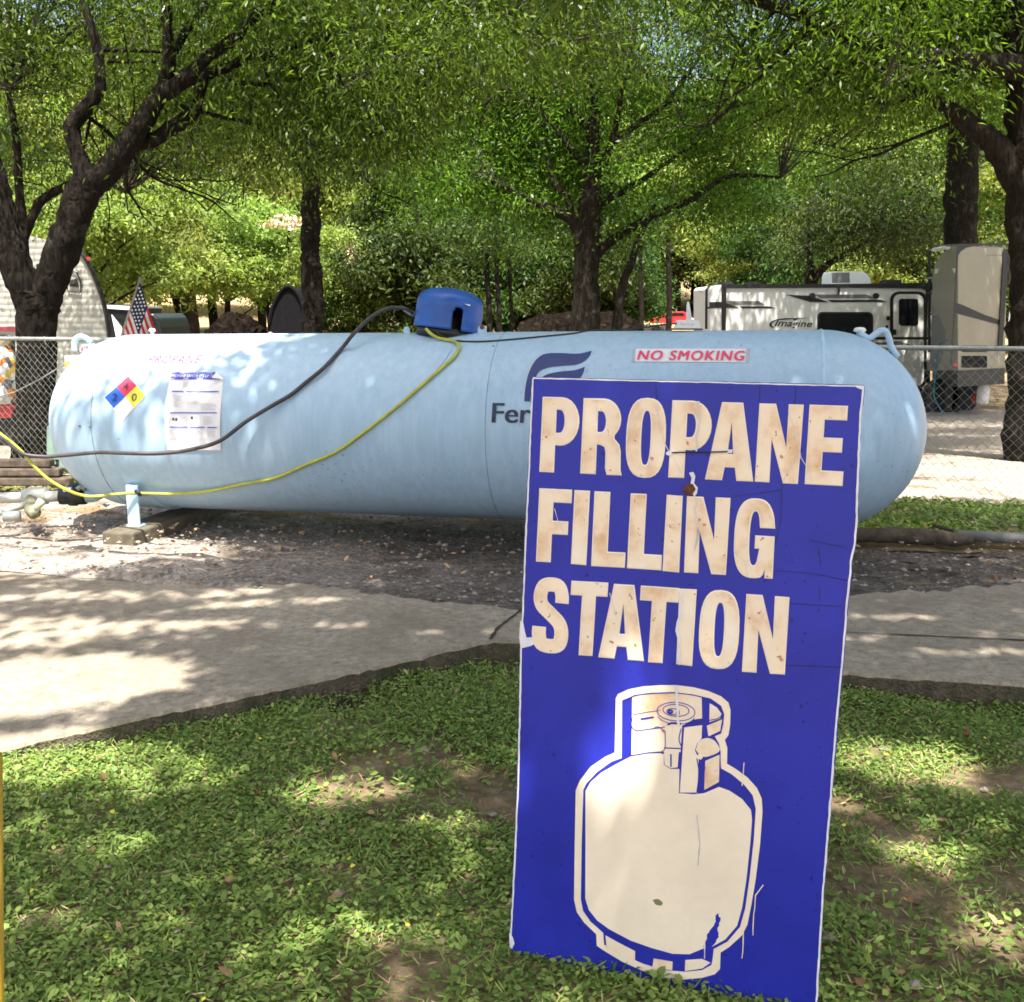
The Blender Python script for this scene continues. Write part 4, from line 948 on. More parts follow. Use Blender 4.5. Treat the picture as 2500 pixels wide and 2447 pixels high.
T.foliage([((-1.9, YL+.4, 2.95), (1.35, .9, .55), 70), ((-.2, YL+.3, 3.1), (1.2, .9, .7), 60)], 120, (.064, .018), okL, .7, .22)
T.done('leafA')
# middle slender tree
YM = 16.0
T = Tree('slender_tree', 'slender dark tree trunk with a knobbly bend standing behind the tank left of the dome', 'tree', (at(762, 900, YM).x, YM, tz(0, YM)))
T.limb(limb_pts([(762, 960, 32), (762, 880, 28), (762, 815, 26), (764, 760, 25), (763, 720, 25), (761, 668, 26), (758, 640, 23), (757, 610, 21), (757, 580, 24), (760, 545, 23), (756, 505, 20), (760, 465, 21), (760, 430, 22), (757, 390, 18), (752, 330, 15), (758, 240, 12), (770, 100, 8)], YM), 14, .03)
T.limb(limb_pts([(758, 440, 12), (735, 410, 9), (715, 380, 6), (660, 330, 4)], YM), 7); T.limb(limb_pts([(760, 420, 10), (800, 360, 8), (850, 300, 5), (930, 250, 3)], YM), 7)
def okM(c):
    x, y = px_of(c); return y < np.interp(x, [500, 600, 700, 800, 900, 1000], [380, 430, 455, 455, 420, 360]) and not (abs(x-757) < 26 and y > 415)
T.foliage([((-2.9, YM+.2, 6.2), (2.4, 2.0, 2.5), 380)], 80, (.115, .042), okM, .4, .36)
T.done('leafB')
# the big spreading tree in the middle
YC = 20.0
T = Tree('spreading_tree', 'large spreading tree with radiating dark limbs rising behind the middle of the tank', 'tree', (at(1430, 870, YC).x, YC, tz(0, YC)), None, 'bark2')
T.limb(limb_pts([(1428, 930, 52), (1429, 860, 42), (1430, 815, 38), (1431, 720, 31), (1432, 650, 29), (1435, 576, 28), (1441, 500, 26), (1443, 452, 23), (1447, 380, 18), (1448, 329, 15), (1449, 271, 13), (1440, 165, 9), (1435, 80, 7), (1430, -60, 5)], YC), 16, .03)
for L_ in ([(1420, 600, 16), (1408, 560, 14), (1394, 535, 14), (1344, 510, 11), (1295, 490, 8), (1270, 477, 6), (1200, 440, 4)], [(1400, 545, 9), (1385, 485, 8), (1357, 457, 7), (1344, 424, 5), (1330, 360, 3)],
           [(1450, 510, 12), (1470, 496, 11), (1509, 473, 9), (1575, 436, 7), (1620, 403, 5), (1700, 350, 3)], [(1440, 640, 14), (1468, 609, 12), (1517, 572, 11), (1600, 526, 9), (1682, 490, 8), (1764, 437, 6), (1828, 429, 5), (1905, 434, 3)],
           [(1500, 830, 13), (1521, 695, 10), (1542, 642, 9), (1562, 576, 7), (1600, 500, 4)], [(1446, 330, 9), (1431, 304, 9), (1385, 259, 8), (1357, 210, 6), (1311, 169, 4), (1270, 120, 3)], [(1442, 420, 9), (1400, 370, 8), (1377, 345, 7), (1344, 296, 6), (1311, 267, 4), (1250, 220, 3)],
           [(1446, 450, 11), (1472, 400, 10), (1492, 354, 9), (1505, 296, 8), (1517, 218, 7.5), (1542, 123, 7), (1554, 25, 5), (1560, -60, 4)], [(1490, 352, 8), (1550, 308, 7), (1599, 275, 6), (1632, 247, 6), (1673, 189, 5), (1710, 140, 3)], [(1632, 247, 5), (1690, 248, 4), (1740, 240, 2)]):
    j = random.uniform(-.5, .3); T.limb(limb_pts([(x, y, r, YC+j*i*.25) for i, (x, y, r) in enumerate(L_)], YC), 8)
for L_ in ([(1740, 300, 5), (1790, 255, 5), (1810, 215, 4), (1850, 180, 3), (1900, 150, 2)], [(1780, 265, 3), (1840, 250, 2)], [(1180, 260, 5), (1230, 200, 4), (1205, 150, 4), (1190, 105, 3)]):
    T.limb(limb_pts(L_, YC-1.5), 6)
def okC(c):
    x, y = px_of(c)
    if not sky_gap(c): return False
    if y > np.interp(x, [900, 1000, 1150, 1280, 1400, 1560, 1700, 1850, 2000], [470, 520, 600, 640, 690, 690, 600, 560, 480]): return False
    if y > 480 and random.random() < .2: return False
    if c[1] < YC+.1 and random.random() < .88: return False
    if c[1] < YC+.1 and abs(x-1440) < 40 and y > 280: return False
    return True
T.foliage([((1.6, YC+1.7, 6.1), (4.8, 2.6, 3.6), 1000), ((1.0, YC-.2, 4.2), (4.4, 2.0, 1.8), 330), ((3.6, YC, 4.6), (2.8, 2.0, 2.0), 180)], 130, (.105, .032), okC, .35, .42)
T.done('leafB')
# right-hand tree at the picture's edge with a long limb
YR = 10.8
T = Tree('edge_tree', 'thick dark tree trunk at the right edge with a limb forking over the trailers', 'tree', (at(2530, 1150, YR).x, YR, tz(0, YR)), None, 'bark2')
T.limb(limb_pts([(2555, 1300, 122), (2553, 1180, 104), (2551, 1080, 94), (2553, 960, 87), (2553, 820, 80), (2552, 700, 76), (2546, 600, 73), (2536, 480, 72), (2534, 380, 66), (2528, 260, 62), (2524, 120, 60), (2520, -40, 54), (2515, -300, 40)], YR), 20, .03)
T.limb(limb_pts([(2500, 460, 40), (2462, 400, 34), (2425, 350, 28), (2385, 318, 23), (2335, 280, 20), (2290, 250, 14), (2230, 215, 9), (2150, 170, 5)], YR), 12)
T.limb(limb_pts([(2520, 170, 30), (2400, 155, 24), (2250, 135, 20), (2150, 110, 18), (2075, 88, 17), (2000, 58, 16), (1930, 30, 14), (1850, 2, 12), (1760, -30, 8)], YR-.3), 12)
for a in ((2150, 120), (2250, 230), (2350, 290), (2000, 60), (2420, 200), (1900, 20)):
    T.grow(at(a[0], a[1], YR), (random.uniform(-1, .2), random.uniform(-.3, .8), -.15), 1.7, .024, 1)
def okR(c):
    x, y = px_of(c)
    if not sky_gap(c): return False
    if y > np.interp(x, [1500, 1650, 1800, 1900, 2000, 2100, 2200, 2300, 2400, 2500, 2700], [60, 90, 200, 285, 300, 320, 395, 400, 330, 300, 330])+random.uniform(-25, 25): return False
    if x > 2460 and c[1] < YR and random.random() < .85: return False
    if c[1] < YR-.2 and random.random() < .6: return False
    return True
T.foliage([((3.7, YR+.5, 4.75), (2.6, 2.2, 1.9), 520), ((5.0, YR+.6, 4.6), (2.2, 2.2, 2.0), 260), ((2.2, YR+.2, 5.2), (1.8, 2.0, 1.4), 170)], 150, (.074, .022), okR, .5, .32)
T.foliage([((4.6, 12.5, 7.6), (4.8, 4.2, 1.2), 420), ((5.5, 17.5, 8.6), (4.6, 3.6, 1.0), 320)], 70, (.17, .07), None, .4, .45, .1)  # unseen high foliage, added above the view to shade the gravel road
T.foliage([((3.3, YR-.3, 3.45), (1.1, .9, .5), 60)], 100, (.074, .021), okR, .7, .24)
T.done('leafB')
# big trunk behind the tan trailer
YK = 27.5
T = Tree('tall_tree', 'thick mottled tree trunk rising behind the tan trailer', 'tree', (at(2345, 1000, YK).x, YK, tz(0, YK)), None, 'bark2')
T.limb(limb_pts([(2345, 1010, 48), (2345, 800, 40), (2345, 600, 38), (2346, 500, 37), (2350, 400, 36), (2355, 300, 34), (2358, 160, 28), (2362, 0, 22), (2370, -200, 12)], YK), 14, .03)
T.limb(limb_pts([(2352, 330, 22), (2320, 250, 16), (2260, 150, 11), (2200, 40, 7)], YK), 8); T.limb(limb_pts([(2356, 300, 20), (2400, 220, 14), (2460, 120, 9), (2520, 20, 5)], YK), 8)
def okK(c):
    x, y = px_of(c); return y < 560-abs(x-2350)*.12 and not (abs(x-2348) < 45 and y > 300 and c[1] < YK)
T.foliage([((12.0, YK+1.5, 8.5), (5.2, 3.0, 4.5), 520)], 60, (.17, .06), okK, .3, .55)
T.foliage([((9.6, 22.5, 10.2), (6.2, 4.6, 1.7), 420), ((10.5, 19.0, 9.5), (4.5, 2.5, 1.2), 140)], 70, (.24, .10), None, .4, .6, .15)  # unseen high foliage, added to hold the trailers in shade
T.done('leafB')
# small tree behind the white trailer
YS = 36.0
T = Tree('leaning_tree', 'small dark leaning tree behind the roof of the white trailer', 'tree', (at(1975, 760, YS).x, YS, tz(0, YS)))
T.limb(limb_pts([(1975, 960, 14), (1974, 760, 12), (1974, 690, 11), (1980, 650, 9), (1972, 600, 7), (1975, 520, 5)], YS), 8)
T.limb(limb_pts([(1985, 690, 9), (2010, 655, 9), (2040, 635, 7), (2100, 600, 5), (2160, 580, 3)], YS), 8)
def okS(c):
    x, y = px_of(c); return y < np.interp(x, [1750, 1850, 1950, 2050, 2200, 2300], [600, 640, 650, 610, 620, 590])
T.foliage([((11.2, YS, 3.9), (5.0, 2.4, 2.2), 340)], 60, (.19, .065), okS, .4, .5)
T.done('leafG')

# ------------------------------------------------------------------ the overhead tree whose crown shades the lawn, the slab and the tank
tanS = -SUNV.z/math.hypot(SUNV.x, SUNV.y); hx, hy = SUNV.x/math.hypot(SUNV.x, SUNV.y), SUNV.y/math.hypot(SUNV.x, SUNV.y)
def ground_hit(c, z=.05):
    k = (c[2]-z)/tanS; return c[0]+hx*k, c[1]+hy*k
# openings cut into its crown so that sun patches fall at chosen spots: (x, y on the ground, half sizes, openness)
GAPS = [(-2.2, 6.63, .95, .36, 1.0), (-1.35, 6.6, .3, .18, .7), (-1.05, 6.75, .25, .15, .6), (-3.9, 5.9, 1.0, .55, .95), (-2.9, 5.5, 1.5, .62, .97), (.0, 8.25, 1.7, .65, .95), (-3.6, 7.2, 1.6, .5, .9), (-1.2, 7.35, 2.0, .30, .95), (.6, 7.2, 1.5, .25, .8), (3.5, 7.9, 2.5, .55, 1.0),
        (-1.55, 3.42, .48, .30, 1.0), (-2.2, 4.0, .7, .25, .9), (-1.35, 4.05, .40, .10, .85), (-1.75, 4.55, .8, .10, .8), (-1.0, 4.35, .35, .07, .8), (-.65, 4.0, .25, .06, .6), (-.75, 4.75, .3, .05, .7), (-.2, 3.9, .22, .05, .6), (1.5, 4.1, .35, .04, .9), (1.25, 3.8, .22, .03, .7), (1.75, 3.65, .3, .04, .8),
        (-1.35, 2.84, .38, .18, .97), (-.95, 2.75, .24, .11, .85), (-.46, 2.66, .20, .09, .95), (1.16, 2.85, .22, .15, 1.0), (-.15, 2.45, .13, .05, .8), (-1.0, 2.35, .12, .05, .7), (.85, 2.62, .10, .05, .8), (1.0, 2.32, .11, .09, .95), (1.03, 2.0, .11, .10, .95), (-.28, 1.98, .13, .05, .7), (.20, 2.11, .10, .085, .95), (-.7, 2.2, .1, .05, .5), (-.05, 2.85, .12, .05, .7)]
def shade_ok(c):
    x, y = ground_hit(c); o = 0
    for gx_, gy_, a, b, w in GAPS:
        d = ((x-gx_)/a)**2+((y-gy_)/b)**2; o = max(o, w*(1-max(0, min(1, (d-.75)/.6))))
    return random.random() > o
YO = -2.2
T = Tree('shade_tree', 'near overhanging tree whose bright leaf sprays hang into the top of the view', 'tree', (4.2, YO, 0))
T.limb([(4.2, YO, -.1, .36), (4.15, YO, 1.2, .30), (4.05, YO+.1, 2.8, .27), (3.8, YO+.3, 4.2, .25)], 18, .03)
T.limb([(3.8, YO+.3, 4.1, .2), (2.8, -.6, 5.2, .15), (1.4, .8, 5.9, .12), (.2, 2.4, 6.2, .09), (-.8, 4.2, 6.0, .06), (-1.2, 5.6, 5.4, .035)], 12)
T.limb([(3.8, YO+.3, 4.2, .2), (4.2, .2, 5.6, .13), (4.2, 2.2, 6.3, .09), (3.8, 4.4, 6.6, .05)], 10)
T.limb([(2.8, -.6, 5.2, .12), (.6, -1.2, 6.0, .09), (-2.0, -.8, 6.4, .07), (-4.2, .4, 6.4, .04)], 10)
T.limb([(.2, 2.4, 6.2, .06), (-2.0, 2.6, 6.5, .045), (-4.0, 3.2, 6.4, .03)], 8)
T.limb([(-.8, 4.2, 6.0, .05), (-.5, 5.4, 5.0, .03), (-.4, 6.2, 4.0, .018), (-.35, 6.6, 3.3, .009)], 7)
T.fine = True
T.foliage([((-.2, 1.2, 6.4), (5.6, 4.2, 1.5), 900), ((.5, 3.4, 6.3), (4.0, 3.0, 1.3), 260), ((2.2, .2, 5.9), (2.6, 2.6, 1.0), 160), ((-2.4, 1.6, 6.2), (2.6, 2.6, 1.0), 120), ((1.0, 3.7, 6.7), (2.4, 1.2, .9), 330)], 70, (.13, .055), shade_ok, .35, .36, .12, bough=0)  # last cluster is added out of view to thicken the shade on the tank
T.fine = False
def okN(c):
    x, y = px_of(c); return 690 < x < 1720 and y < np.interp(x, [690, 800, 900, 1150, 1300, 1440, 1500, 1720], [60, 110, 125, 110, 85, 80, 40, -10]) and sky_gap(c)
T.foliage([((-.3, 6.7, 3.35), (1.6, .6, .5), 150), ((.5, 6.8, 3.35), (1.0, .5, .4), 70)], 34, (.075, .028), okN, .55, .15)
T.done('leafC')

# ------------------------------------------------------------------ the wood on the rise beyond: three kinds of tree, each instance an object
def proto(name, h, w, nb, per, leaf, mat, seed, low=.12, bark='bark'):
    T = Tree(name, 'x', 'tree', (0, 0, 0), None, bark); T.rng = np.random.default_rng(seed); rng = T.rng
    T.limb([(0, 0, -1.2, .022*h), (.1, 0, .25*h, .017*h), (rng.normal(0, .3), rng.normal(0, .3), .6*h, .010*h), (0, 0, .92*h, .003*h)], 7)
    for k in range(7):
        z = h*rng.uniform(.18, .6); a = rng.uniform(0, 6.28); l = w*.75
        T.limb([(0, 0, z, .007*h), (math.cos(a)*l*.5, math.sin(a)*l*.5, z+.09*h, .005*h), (math.cos(a)*l, math.sin(a)*l, z+.14*h, .002*h)], 5)
    bl = []
    for k in range(13):
        a = rng.uniform(0, 6.28); z = h*rng.uniform(low+.10, .93); e = w*(1-abs(z/h-.45)*1.1)*rng.uniform(.35, .8)
        r = w*rng.uniform(.30, .48); bl.append(((math.cos(a)*e, math.sin(a)*e, z), (r, r, r*.75), nb))
    T.foliage(bl, per, leaf, None, .3, .07*h*.6, .12); r = T.done(mat); return r
def copy_tree(o, loc, rz, s, label, group):
    c = o.copy(); COL.objects.link(c); c.location = loc; c.rotation_euler = (0, 0, rz); c.scale = s; c['label'] = label; c['group'] = group
    for ch in list(o.children):
        d = ch.copy(); COL.objects.link(d); d.parent = c
    return c
PR = {'bushy_tree': (proto('bushy_tree', 7.8, 3.5, 34, 46, (.20, .09), 'leafF', 21, .42), 'bushy bright green sunlit tree beyond the tank', 'bushy trees beyond the tank'),
      'dense_tree': (proto('dense_tree', 10.0, 4.2, 44, 46, (.26, .11), 'leafG', 22, .08), 'dense deep green tree in the background wood', 'dense trees of the background wood'),
      'woodland_tree': (proto('woodland_tree', 17.0, 5.4, 48, 52, (.36, .16), 'leafF', 23, .17), 'tall woodland tree rising on the far slope', 'tall trees on the far slope')}
used = set(); rr = random.Random(12)
def plant(kind, px, Y, s=1.0, sy=None, sink=0):
    o, lab, grp = PR[kind]; p = at(px, 760, Y); loc = (p.x, Y, tz(p.x, Y)-sink); rz = rr.uniform(0, 6.28); sc_ = (s*rr.uniform(.92, 1.1), s*rr.uniform(.92, 1.1), (sy or s))
    if kind not in used:
        used.add(kind); o.location = loc; o.rotation_euler = (0, 0, rz); o.scale = sc_; o['label'] = lab; o['group'] = grp
    else: copy_tree(o, loc, rz, sc_, lab, grp)
for px, Y, s in ((250, 30, .80), (345, 36, .88), (440, 38, .85), (560, 40, .88), (655, 42, .75), (680, 46, .85), (830, 52, .72), (60, 34, .9), (1240, 60, .75), (1810, 55, .85), (1550, 106, 1.3), (1625, 108, 1.25), (1690, 105, 1.3), (1750, 107, 1.2), (2170, 48, .9), (2480, 40, 1.0)):
    plant('bushy_tree', px, Y, s)
for px, Y, s in ((915, 46, .78), (1000, 44, .86), (1090, 48, .92), (1180, 50, .9), (1310, 52, 1.0), (1400, 46, .85), (1480, 50, .8), (1900, 50, .8), (2060, 56, .95), (120, 56, 1.1), (2300, 50, 1.0), (2560, 52, 1.1), (-120, 44, 1.0), (1420, 74, 1.1), (1860, 80, 1.2)):
    plant('dense_tree', px, Y, s)
for Y, n, s in ((64, 9, 1.02), (98, 13, 1.45), (122, 14, 1.5), (150, 13, 1.5)):
    for i in range(n):
        px = -350+i*(3200/(n-1))+rr.uniform(-70, 70)
        if abs(px-1640) < 120 and Y < 110: continue
        if (Y < 70 and 500 < px < 900) or abs(px-1583) < 215: continue
        plant('woodland_tree', px, Y+rr.uniform(-6, 6), s*rr.uniform(.85, 1.2))
for px, Y, s in ((1500, 100, 1.5), (1565, 104, 1.6), (1640, 112, 1.7), (1700, 102, 1.55)): plant('dense_tree', px, Y, s)
for px, Y, s in ((330, 72, .95), (520, 78, 1.0), (640, 70, .9), (790, 80, 1.05), (880, 74, .95), (1475, 97, 1.3), (1560, 99, 1.2), (1650, 98, 1.3), (1725, 96, 1.35)): plant('woodland_tree', px, Y, s)
# thin trunks in the gap right of the dome
for i, (px, Y, h, r) in enumerate(((1192, 38, 5, .11), (1216, 38, 5, .09), (1246, 40, 5, .08), (1563, 42, 5, .10), (1630, 44, 6, .12))):
    p = at(px, 780, Y); z0 = tz(0, Y)
    T = Tree('sapling', ('slim dark sapling stem right of the blue dome', 'slim dark sapling stem in front of the red car')[i > 2], 'tree', (p.x, Y, z0), ('sapling stems by the dome', 'sapling stems by the car')[i > 2])
    T.limb([(p.x, Y, z0-.3, r*1.2), (p.x+.05, Y, z0+h*.4, r), (p.x-.05, Y, z0+h*.8, r*.8), (p.x+.1, Y, z0+h*1.2, r*.5)], 7)
    T.foliage([((p.x, Y, z0+h*1.05), (1.3, 1.2, 1.1), 26)], 46, (.2, .08), None, .3, .35); T.done('leafG')
# two mimosa trees with peach blossom
for k, (pts, Y) in enumerate((((( 672, 545), (690, 530), (700, 545), (715, 535), (735, 545), (660, 550), (705, 555), (725, 552)), 38.5), (((852, 605), (862, 620), (872, 632), (885, 640), (858, 640), (866, 650)), 42.5))):
    c0 = at(sum(p[0] for p in pts)/len(pts), sum(p[1] for p in pts)/len(pts), Y); g0_ = tz(c0.x, Y)
    T = Tree('mimosa_tree', ('mimosa tree with peach blossom just left of the slender trunk', 'mimosa tree with peach blossom just right of the slender trunk')[k], 'tree', (c0.x, Y, g0_))
    T.limb([(c0.x, Y+.8, g0_-.3, .12), (c0.x+.1, Y+.8, g0_+1.5, .10), (c0.x-.1, Y+.7, c0.z-.8, .06), (c0.x, Y+.6, c0.z, .03)], 7)
    T.foliage([((c0.x, Y+.7, c0.z-.5), (1.5, .8, .6), 60), ((c0.x+.3, Y+.8, c0.z-1.7), (1.4, .8, .7), 40)], 50, (.17, .06), None, .3, .3)
    T.done('leafF'); rg = np.random.default_rng(5+k)
    for x, y in pts:
        p = np.array(at(x, y, Y-.2)); n_ = 26; q = p+rg.normal(0, 1, (n_, 3))*np.array([.20, .2, .06]); d = rg.normal(size=(n_, 3)); d /= np.linalg.norm(d, axis=1)[:, None]; e = np.cross(d, rg.normal(size=(n_, 3))); e /= np.linalg.norm(e, axis=1)[:, None]
        quads_mesh('blossom', np.stack([q-d*.08, q+e*.045, q+d*.08, q-e*.045], 1).reshape(-1, 3), 4, M['blossom'], T.root)
# overhead lines
for i, (y0, y1) in enumerate(((528, 534), (588, 586), (658, 654), (690, 686))):
    Y = 70; o = MB().tube([at(540, y0+8, Y), at(800, y0+2, Y), at(940, y1, Y), at(1300, y1-10, Y)], .035, 5).build('power_line', M['white']); tag(o, 'thin pale overhead wire between the trees left of the dome', 'wire', 'overhead wires')
# ------------------------------------------------------------------ white travel trailer behind the tank's right half
M['rv_white'] = plain('trailer_fibreglass', (.84, .84, .81), .3, 0, .05, 3, 0, .5)
M['rv_tan'] = plain('trailer_tan_panel', (.27, .25, .185), .4, 0, .10, 2)
M['rv_grey'] = plain('trailer_grey_band', (.16, .16, .15), .45, 0, .1)
M['siding'] = plain('caravan_siding', (.34, .345, .31), .5, 0, .12, 3)
z3 = lambda x, y: (1600+x/2.161, 550+y/2.161)
YV = 28.0; gz = tz(8, 28)
rv = thing('travel_trailer', 'white travel trailer with black swooshes and a rounded door behind the tank', 'travel trailer', (at(2000, 800, YV).x, YV+1.2, gz))
def vface(name, pts, d, mat, zf=z3, Y=YV, depth=.02, parent=rv, bev=0):
    return MB().prism([at(*zf(*p), Y-d) for p in pts], (0, depth, 0)).build(name, mat, parent, bevel=bev)
def rrect(x0, y0, x1, y1, r=18, n=4):
    out = []
    for cx, cy, a in ((x1-r, y0+r, -90), (x1-r, y1-r, 0), (x0+r, y1-r, 90), (x0+r, y0+r, 180)):
        for i in range(n+1):
            t = math.radians(a+90*i/n); out.append((cx+r*math.cos(t), cy+r*math.sin(t)))
    return out
MB().prism([at(*z3(*p), YV) for p in ((285, 335), (300, 322), (360, 314), (1467, 320), (1467, 770), (285, 770))], (0, 2.45, 0)).build('body', M['rv_white'], rv, bevel=.03)
MB().prism([at(*z3(*p), YV+.1) for p in ((300, 770), (1450, 770), (1450, 835), (300, 835))], (0, 2.2, 0)).build('chassis', M['black'], rv)
vface('roof_trim', [(352, 312), (1000, 310), (1467, 304), (1467, 340), (1440, 346), (1405, 333), (1000, 330), (352, 333)], .05, M['black'], depth=.07)
vface('corner_trim', [(350, 320), (375, 325), (372, 560), (350, 560)], .03, M['black'], depth=.03)
vface('stripe', [(285, 405), (362, 405), (442, 437), (285, 437)], .012, M['black'], depth=.012)
vface('stripe', [(372, 400), (545, 400), (577, 420), (402, 420)], .012, M['rv_grey'], depth=.012)
vface('stripe', [(445, 428), (600, 428), (634, 438), (462, 440)], .012, M['black'], depth=.012)
vface('stripe', [(688, 367), (822, 373), (915, 407), (818, 406)], .012, M['black'], depth=.012)
vface('stripe', [(845, 366), (1120, 366), (1152, 385), (872, 385)], .012, M['rv_grey'], depth=.012)
vface('stripe', [(908, 394), (1190, 394), (1222, 405), (932, 407)], .012, M['black'], depth=.012)
vface('stripe', [(600, 590), (1240, 590), (1240, 603), (600, 603)], .012, M['black'], depth=.012)
vface('stripe', [(600, 618), (1240, 618), (1240, 655), (600, 655)], .012, M['rv_grey'], depth=.012)
vface('stripe', [(1432, 590), (1465, 590), (1465, 603), (1432, 603)], .012, M['black'], depth=.012)
vface('stripe', [(1432, 612), (1465, 612), (1465, 655), (1432, 655)], .012, M['rv_grey'], depth=.012)
for x in (831, 1167):
    vface('lamp', [(x+15*math.cos(a), 373+15*math.sin(a)) for a in np.linspace(0, 5.9, 16)], .09, M['black'], depth=.09)
vface('awning_bracket', [(966, 330), (974, 330), (973, 366), (967, 366)], .08, M['black'], depth=.07)
wf = vface('window', rrect(855, 458, 1149, 640, 26), .03, M['black'], depth=.03); vface('pane', rrect(863, 466, 1141, 632, 22), .036, M['glass'], depth=.01)
df = vface('door', rrect(1240, 350, 1432, 860, 44), .035, M['black'], depth=.035); vface('door_panel', rrect(1256, 364, 1416, 848, 36), .05, M['rv_white'], depth=.02)
vface('door_window', rrect(1285, 388, 1387, 531, 16), .062, M['glass'], depth=.02); vface('handle', rrect(1250, 550, 1271, 579, 5), .07, M['black'], depth=.03)
vface('stripe', [(1256, 590), (1416, 590), (1416, 603), (1256, 603)], .056, M['black'], depth=.008); vface('stripe', [(1256, 612), (1290, 612), (1400, 650), (1256, 650)], .056, M['rv_grey'], depth=.008)
vface('latch', rrect(1222, 480, 1237, 502, 4), .05, M['black'], depth=.05); vface('latch', rrect(1217, 528, 1229, 542, 5), .04, M['black'], depth=.04)
v, f = font_mesh('Imagine', .012, .25); qm = quad_map([z3(634, 497), z3(830, 503), z3(826, 549), z3(626, 545)])
MB().add([at(*qm(*p), YV-.012) for p in v], f).build('lettering', M['black'], rv)
vface('swoosh', [(600, 524), (612, 508), (650, 494), (700, 490), (640, 501), (616, 516), (614, 530), (628, 543), (608, 538)], .012, M['black'], depth=.01)
vface('swoosh', [(640, 500), (690, 491), (815, 489), (760, 493), (735, 503), (725, 496), (672, 500)], .014, M['black'], depth=.01)
ac = MB().prism([at(*z3(*p), YV+.7) for p in ((918, 312), (922, 262), (930, 244), (1085, 243), (1115, 255), (1136, 280), (1140, 312))], (0, .75, 0)).build('air_conditioner', M['white'], rv, bevel=.03)
gr = MB().prism([at(*z3(*p), YV+.685) for p in ((934, 252), (1024, 250), (1026, 303), (934, 305))], (0, .02, 0)).build('grille', M['rv_grey'], None); keep(gr, rv)
for pts in (((350, 314), (352, 300), (400, 298), (418, 308), (425, 312)), ((495, 312), (500, 300), (548, 300), (562, 312)), ((1218, 312), (1222, 288), (1298, 288), (1300, 312))):
    MB().prism([at(*z3(*p), YV+.5) for p in pts], (0, .5, 0)).build('roof_vent', M['black'], rv)
MB().tube([at(*z3(268, 548), YV-.1), at(*z3(270, 340), YV-.1), at(*z3(285, 322), YV+.05)], .035, 6).build('grab_rail', M['black'], rv)
MB().tube([at(*z3(268, 436), YV-.1), at(*z3(290, 436), YV+.05)], .03, 6).build('grab_rail', M['black'], rv)
for px in (1880, 1945):
    c = at(px, 900, YV); wz = gz+.36
    w = MB().lathe([(.20, -.11), (.34, -.11), (.36, -.06), (.36, .06), (.34, .11), (.20, .11)], (c.x, YV+.16, wz), 22, 0, Matrix.Rotation(math.pi/2, 3, 'X')).build('wheel', M['rubber'], rv, True)
for px in (1760, 2250):
    c = at(px, 900, YV+.4); MB().box((c.x, YV+.4, gz+.28), (.09, .09, .62)).build('jack', M['black'], rv)

# ------------------------------------------------------------------ tan trailer seen corner-on at the right
z6 = lambda x, y: (2100+x/3.8075, 550+y/3.8075)
YT = 21.5
tt = thing('tan_trailer', 'tall tan and grey trailer with a black swoosh at the right beside the tree trunk', 'travel trailer', (at(2390, 900, YT).x, YT+1, tz(9, YT)))
def lY(x): return YT+(2338-x)/65.0*5.0
LF = [(2338, 597), (2322, 602), (2306, 613), (2292, 628), (2281, 645), (2276, 690), (2273, 800), (2271, 906), (2338, 906)]
def lf(x, y, o=0): p = at(x, y, lY(x)-.0); return p+Vector((-.97, -.25, 0))*o
dR = at(2458, 600, YT+.9)-at(2338, 600, YT); dR.z = 0
MB().prism([lf(*p) for p in LF], dR).build('body', M['rv_tan'], tt, bevel=.03)
def rY(x): return YT+(x-2338)/120*.9
def rfc(name, pts, mat, o=.012): 
    return MB().prism([at(*z6(*p), rY(z6(*p)[0])-o) for p in pts], (0, .01, 0)).build(name, mat, tt)
def lfc(name, pts, mat, o=.012): 
    v, f = tri_loops([[z6(*p) for p in pts]]); return MB().add([lf(*p, o) for p in v], f).build(name, mat, tt)
rfc('swoosh', [(878, 716), (960, 745), (1150, 830), (1312, 888), (1290, 925), (1120, 880), (960, 838), (872, 815)], M['black'])
rfc('corner_band', [(905, 192), (1065, 190), (985, 212), (935, 245), (908, 290)], M['black']); rfc('roof_trim', [(800, 178), (1390, 166), (1390, 188), (905, 196), (800, 200)], M['black'], .03)
rfc('edge_trim', [(903, 195), (916, 195), (852, 1335), (838, 1335)][:4], M['black'], .014)
rfc('awning_arm', [(1335, 220), (1385, 220), (1325, 1140), (1285, 1140)], M['black'], .05); rfc('awning_arm', [(1375, 300), (1395, 300), (1420, 690), (1400, 700)], M['black'], .06); rfc('awning_arm', [(1390, 780), (1400, 780), (1380, 980), (1370, 980)], M['white'], .06)
rfc('storage_window', rrect(945, 1118, 1183, 1180, 14), M['black']); rfc('pane', rrect(960, 1130, 1170, 1170, 8), M['glass'], .02); rfc('marker_line', [(1170, 280), (1330, 270), (1330, 278), (1170, 288)], M['rv_grey'])
rfc('lower_window', rrect(945, 1215, 1180, 1325, 10), M['glass'], .02); rfc('tail_lamp', [(870, 1290), (915, 1290), (915, 1310), (870, 1312)], M['red'], .02)
lfc('window', [(738, 500), (816, 474), (800, 796), (722, 816)], M['black']); 
for a, b in ((750, 760), (775, 783), (790, 800)): lfc('window_bar', [(a, 545), (b, 543), (b-10, 785), (a-10, 788)], M['rv_grey'], .02)
lfc('grey_band', [(700, 408), (896, 400), (893, 440), (697, 450)], M['rv_white']); lfc('grey_band', [(690, 545), (735, 545), (733, 600), (688, 600)], M['rv_grey'])
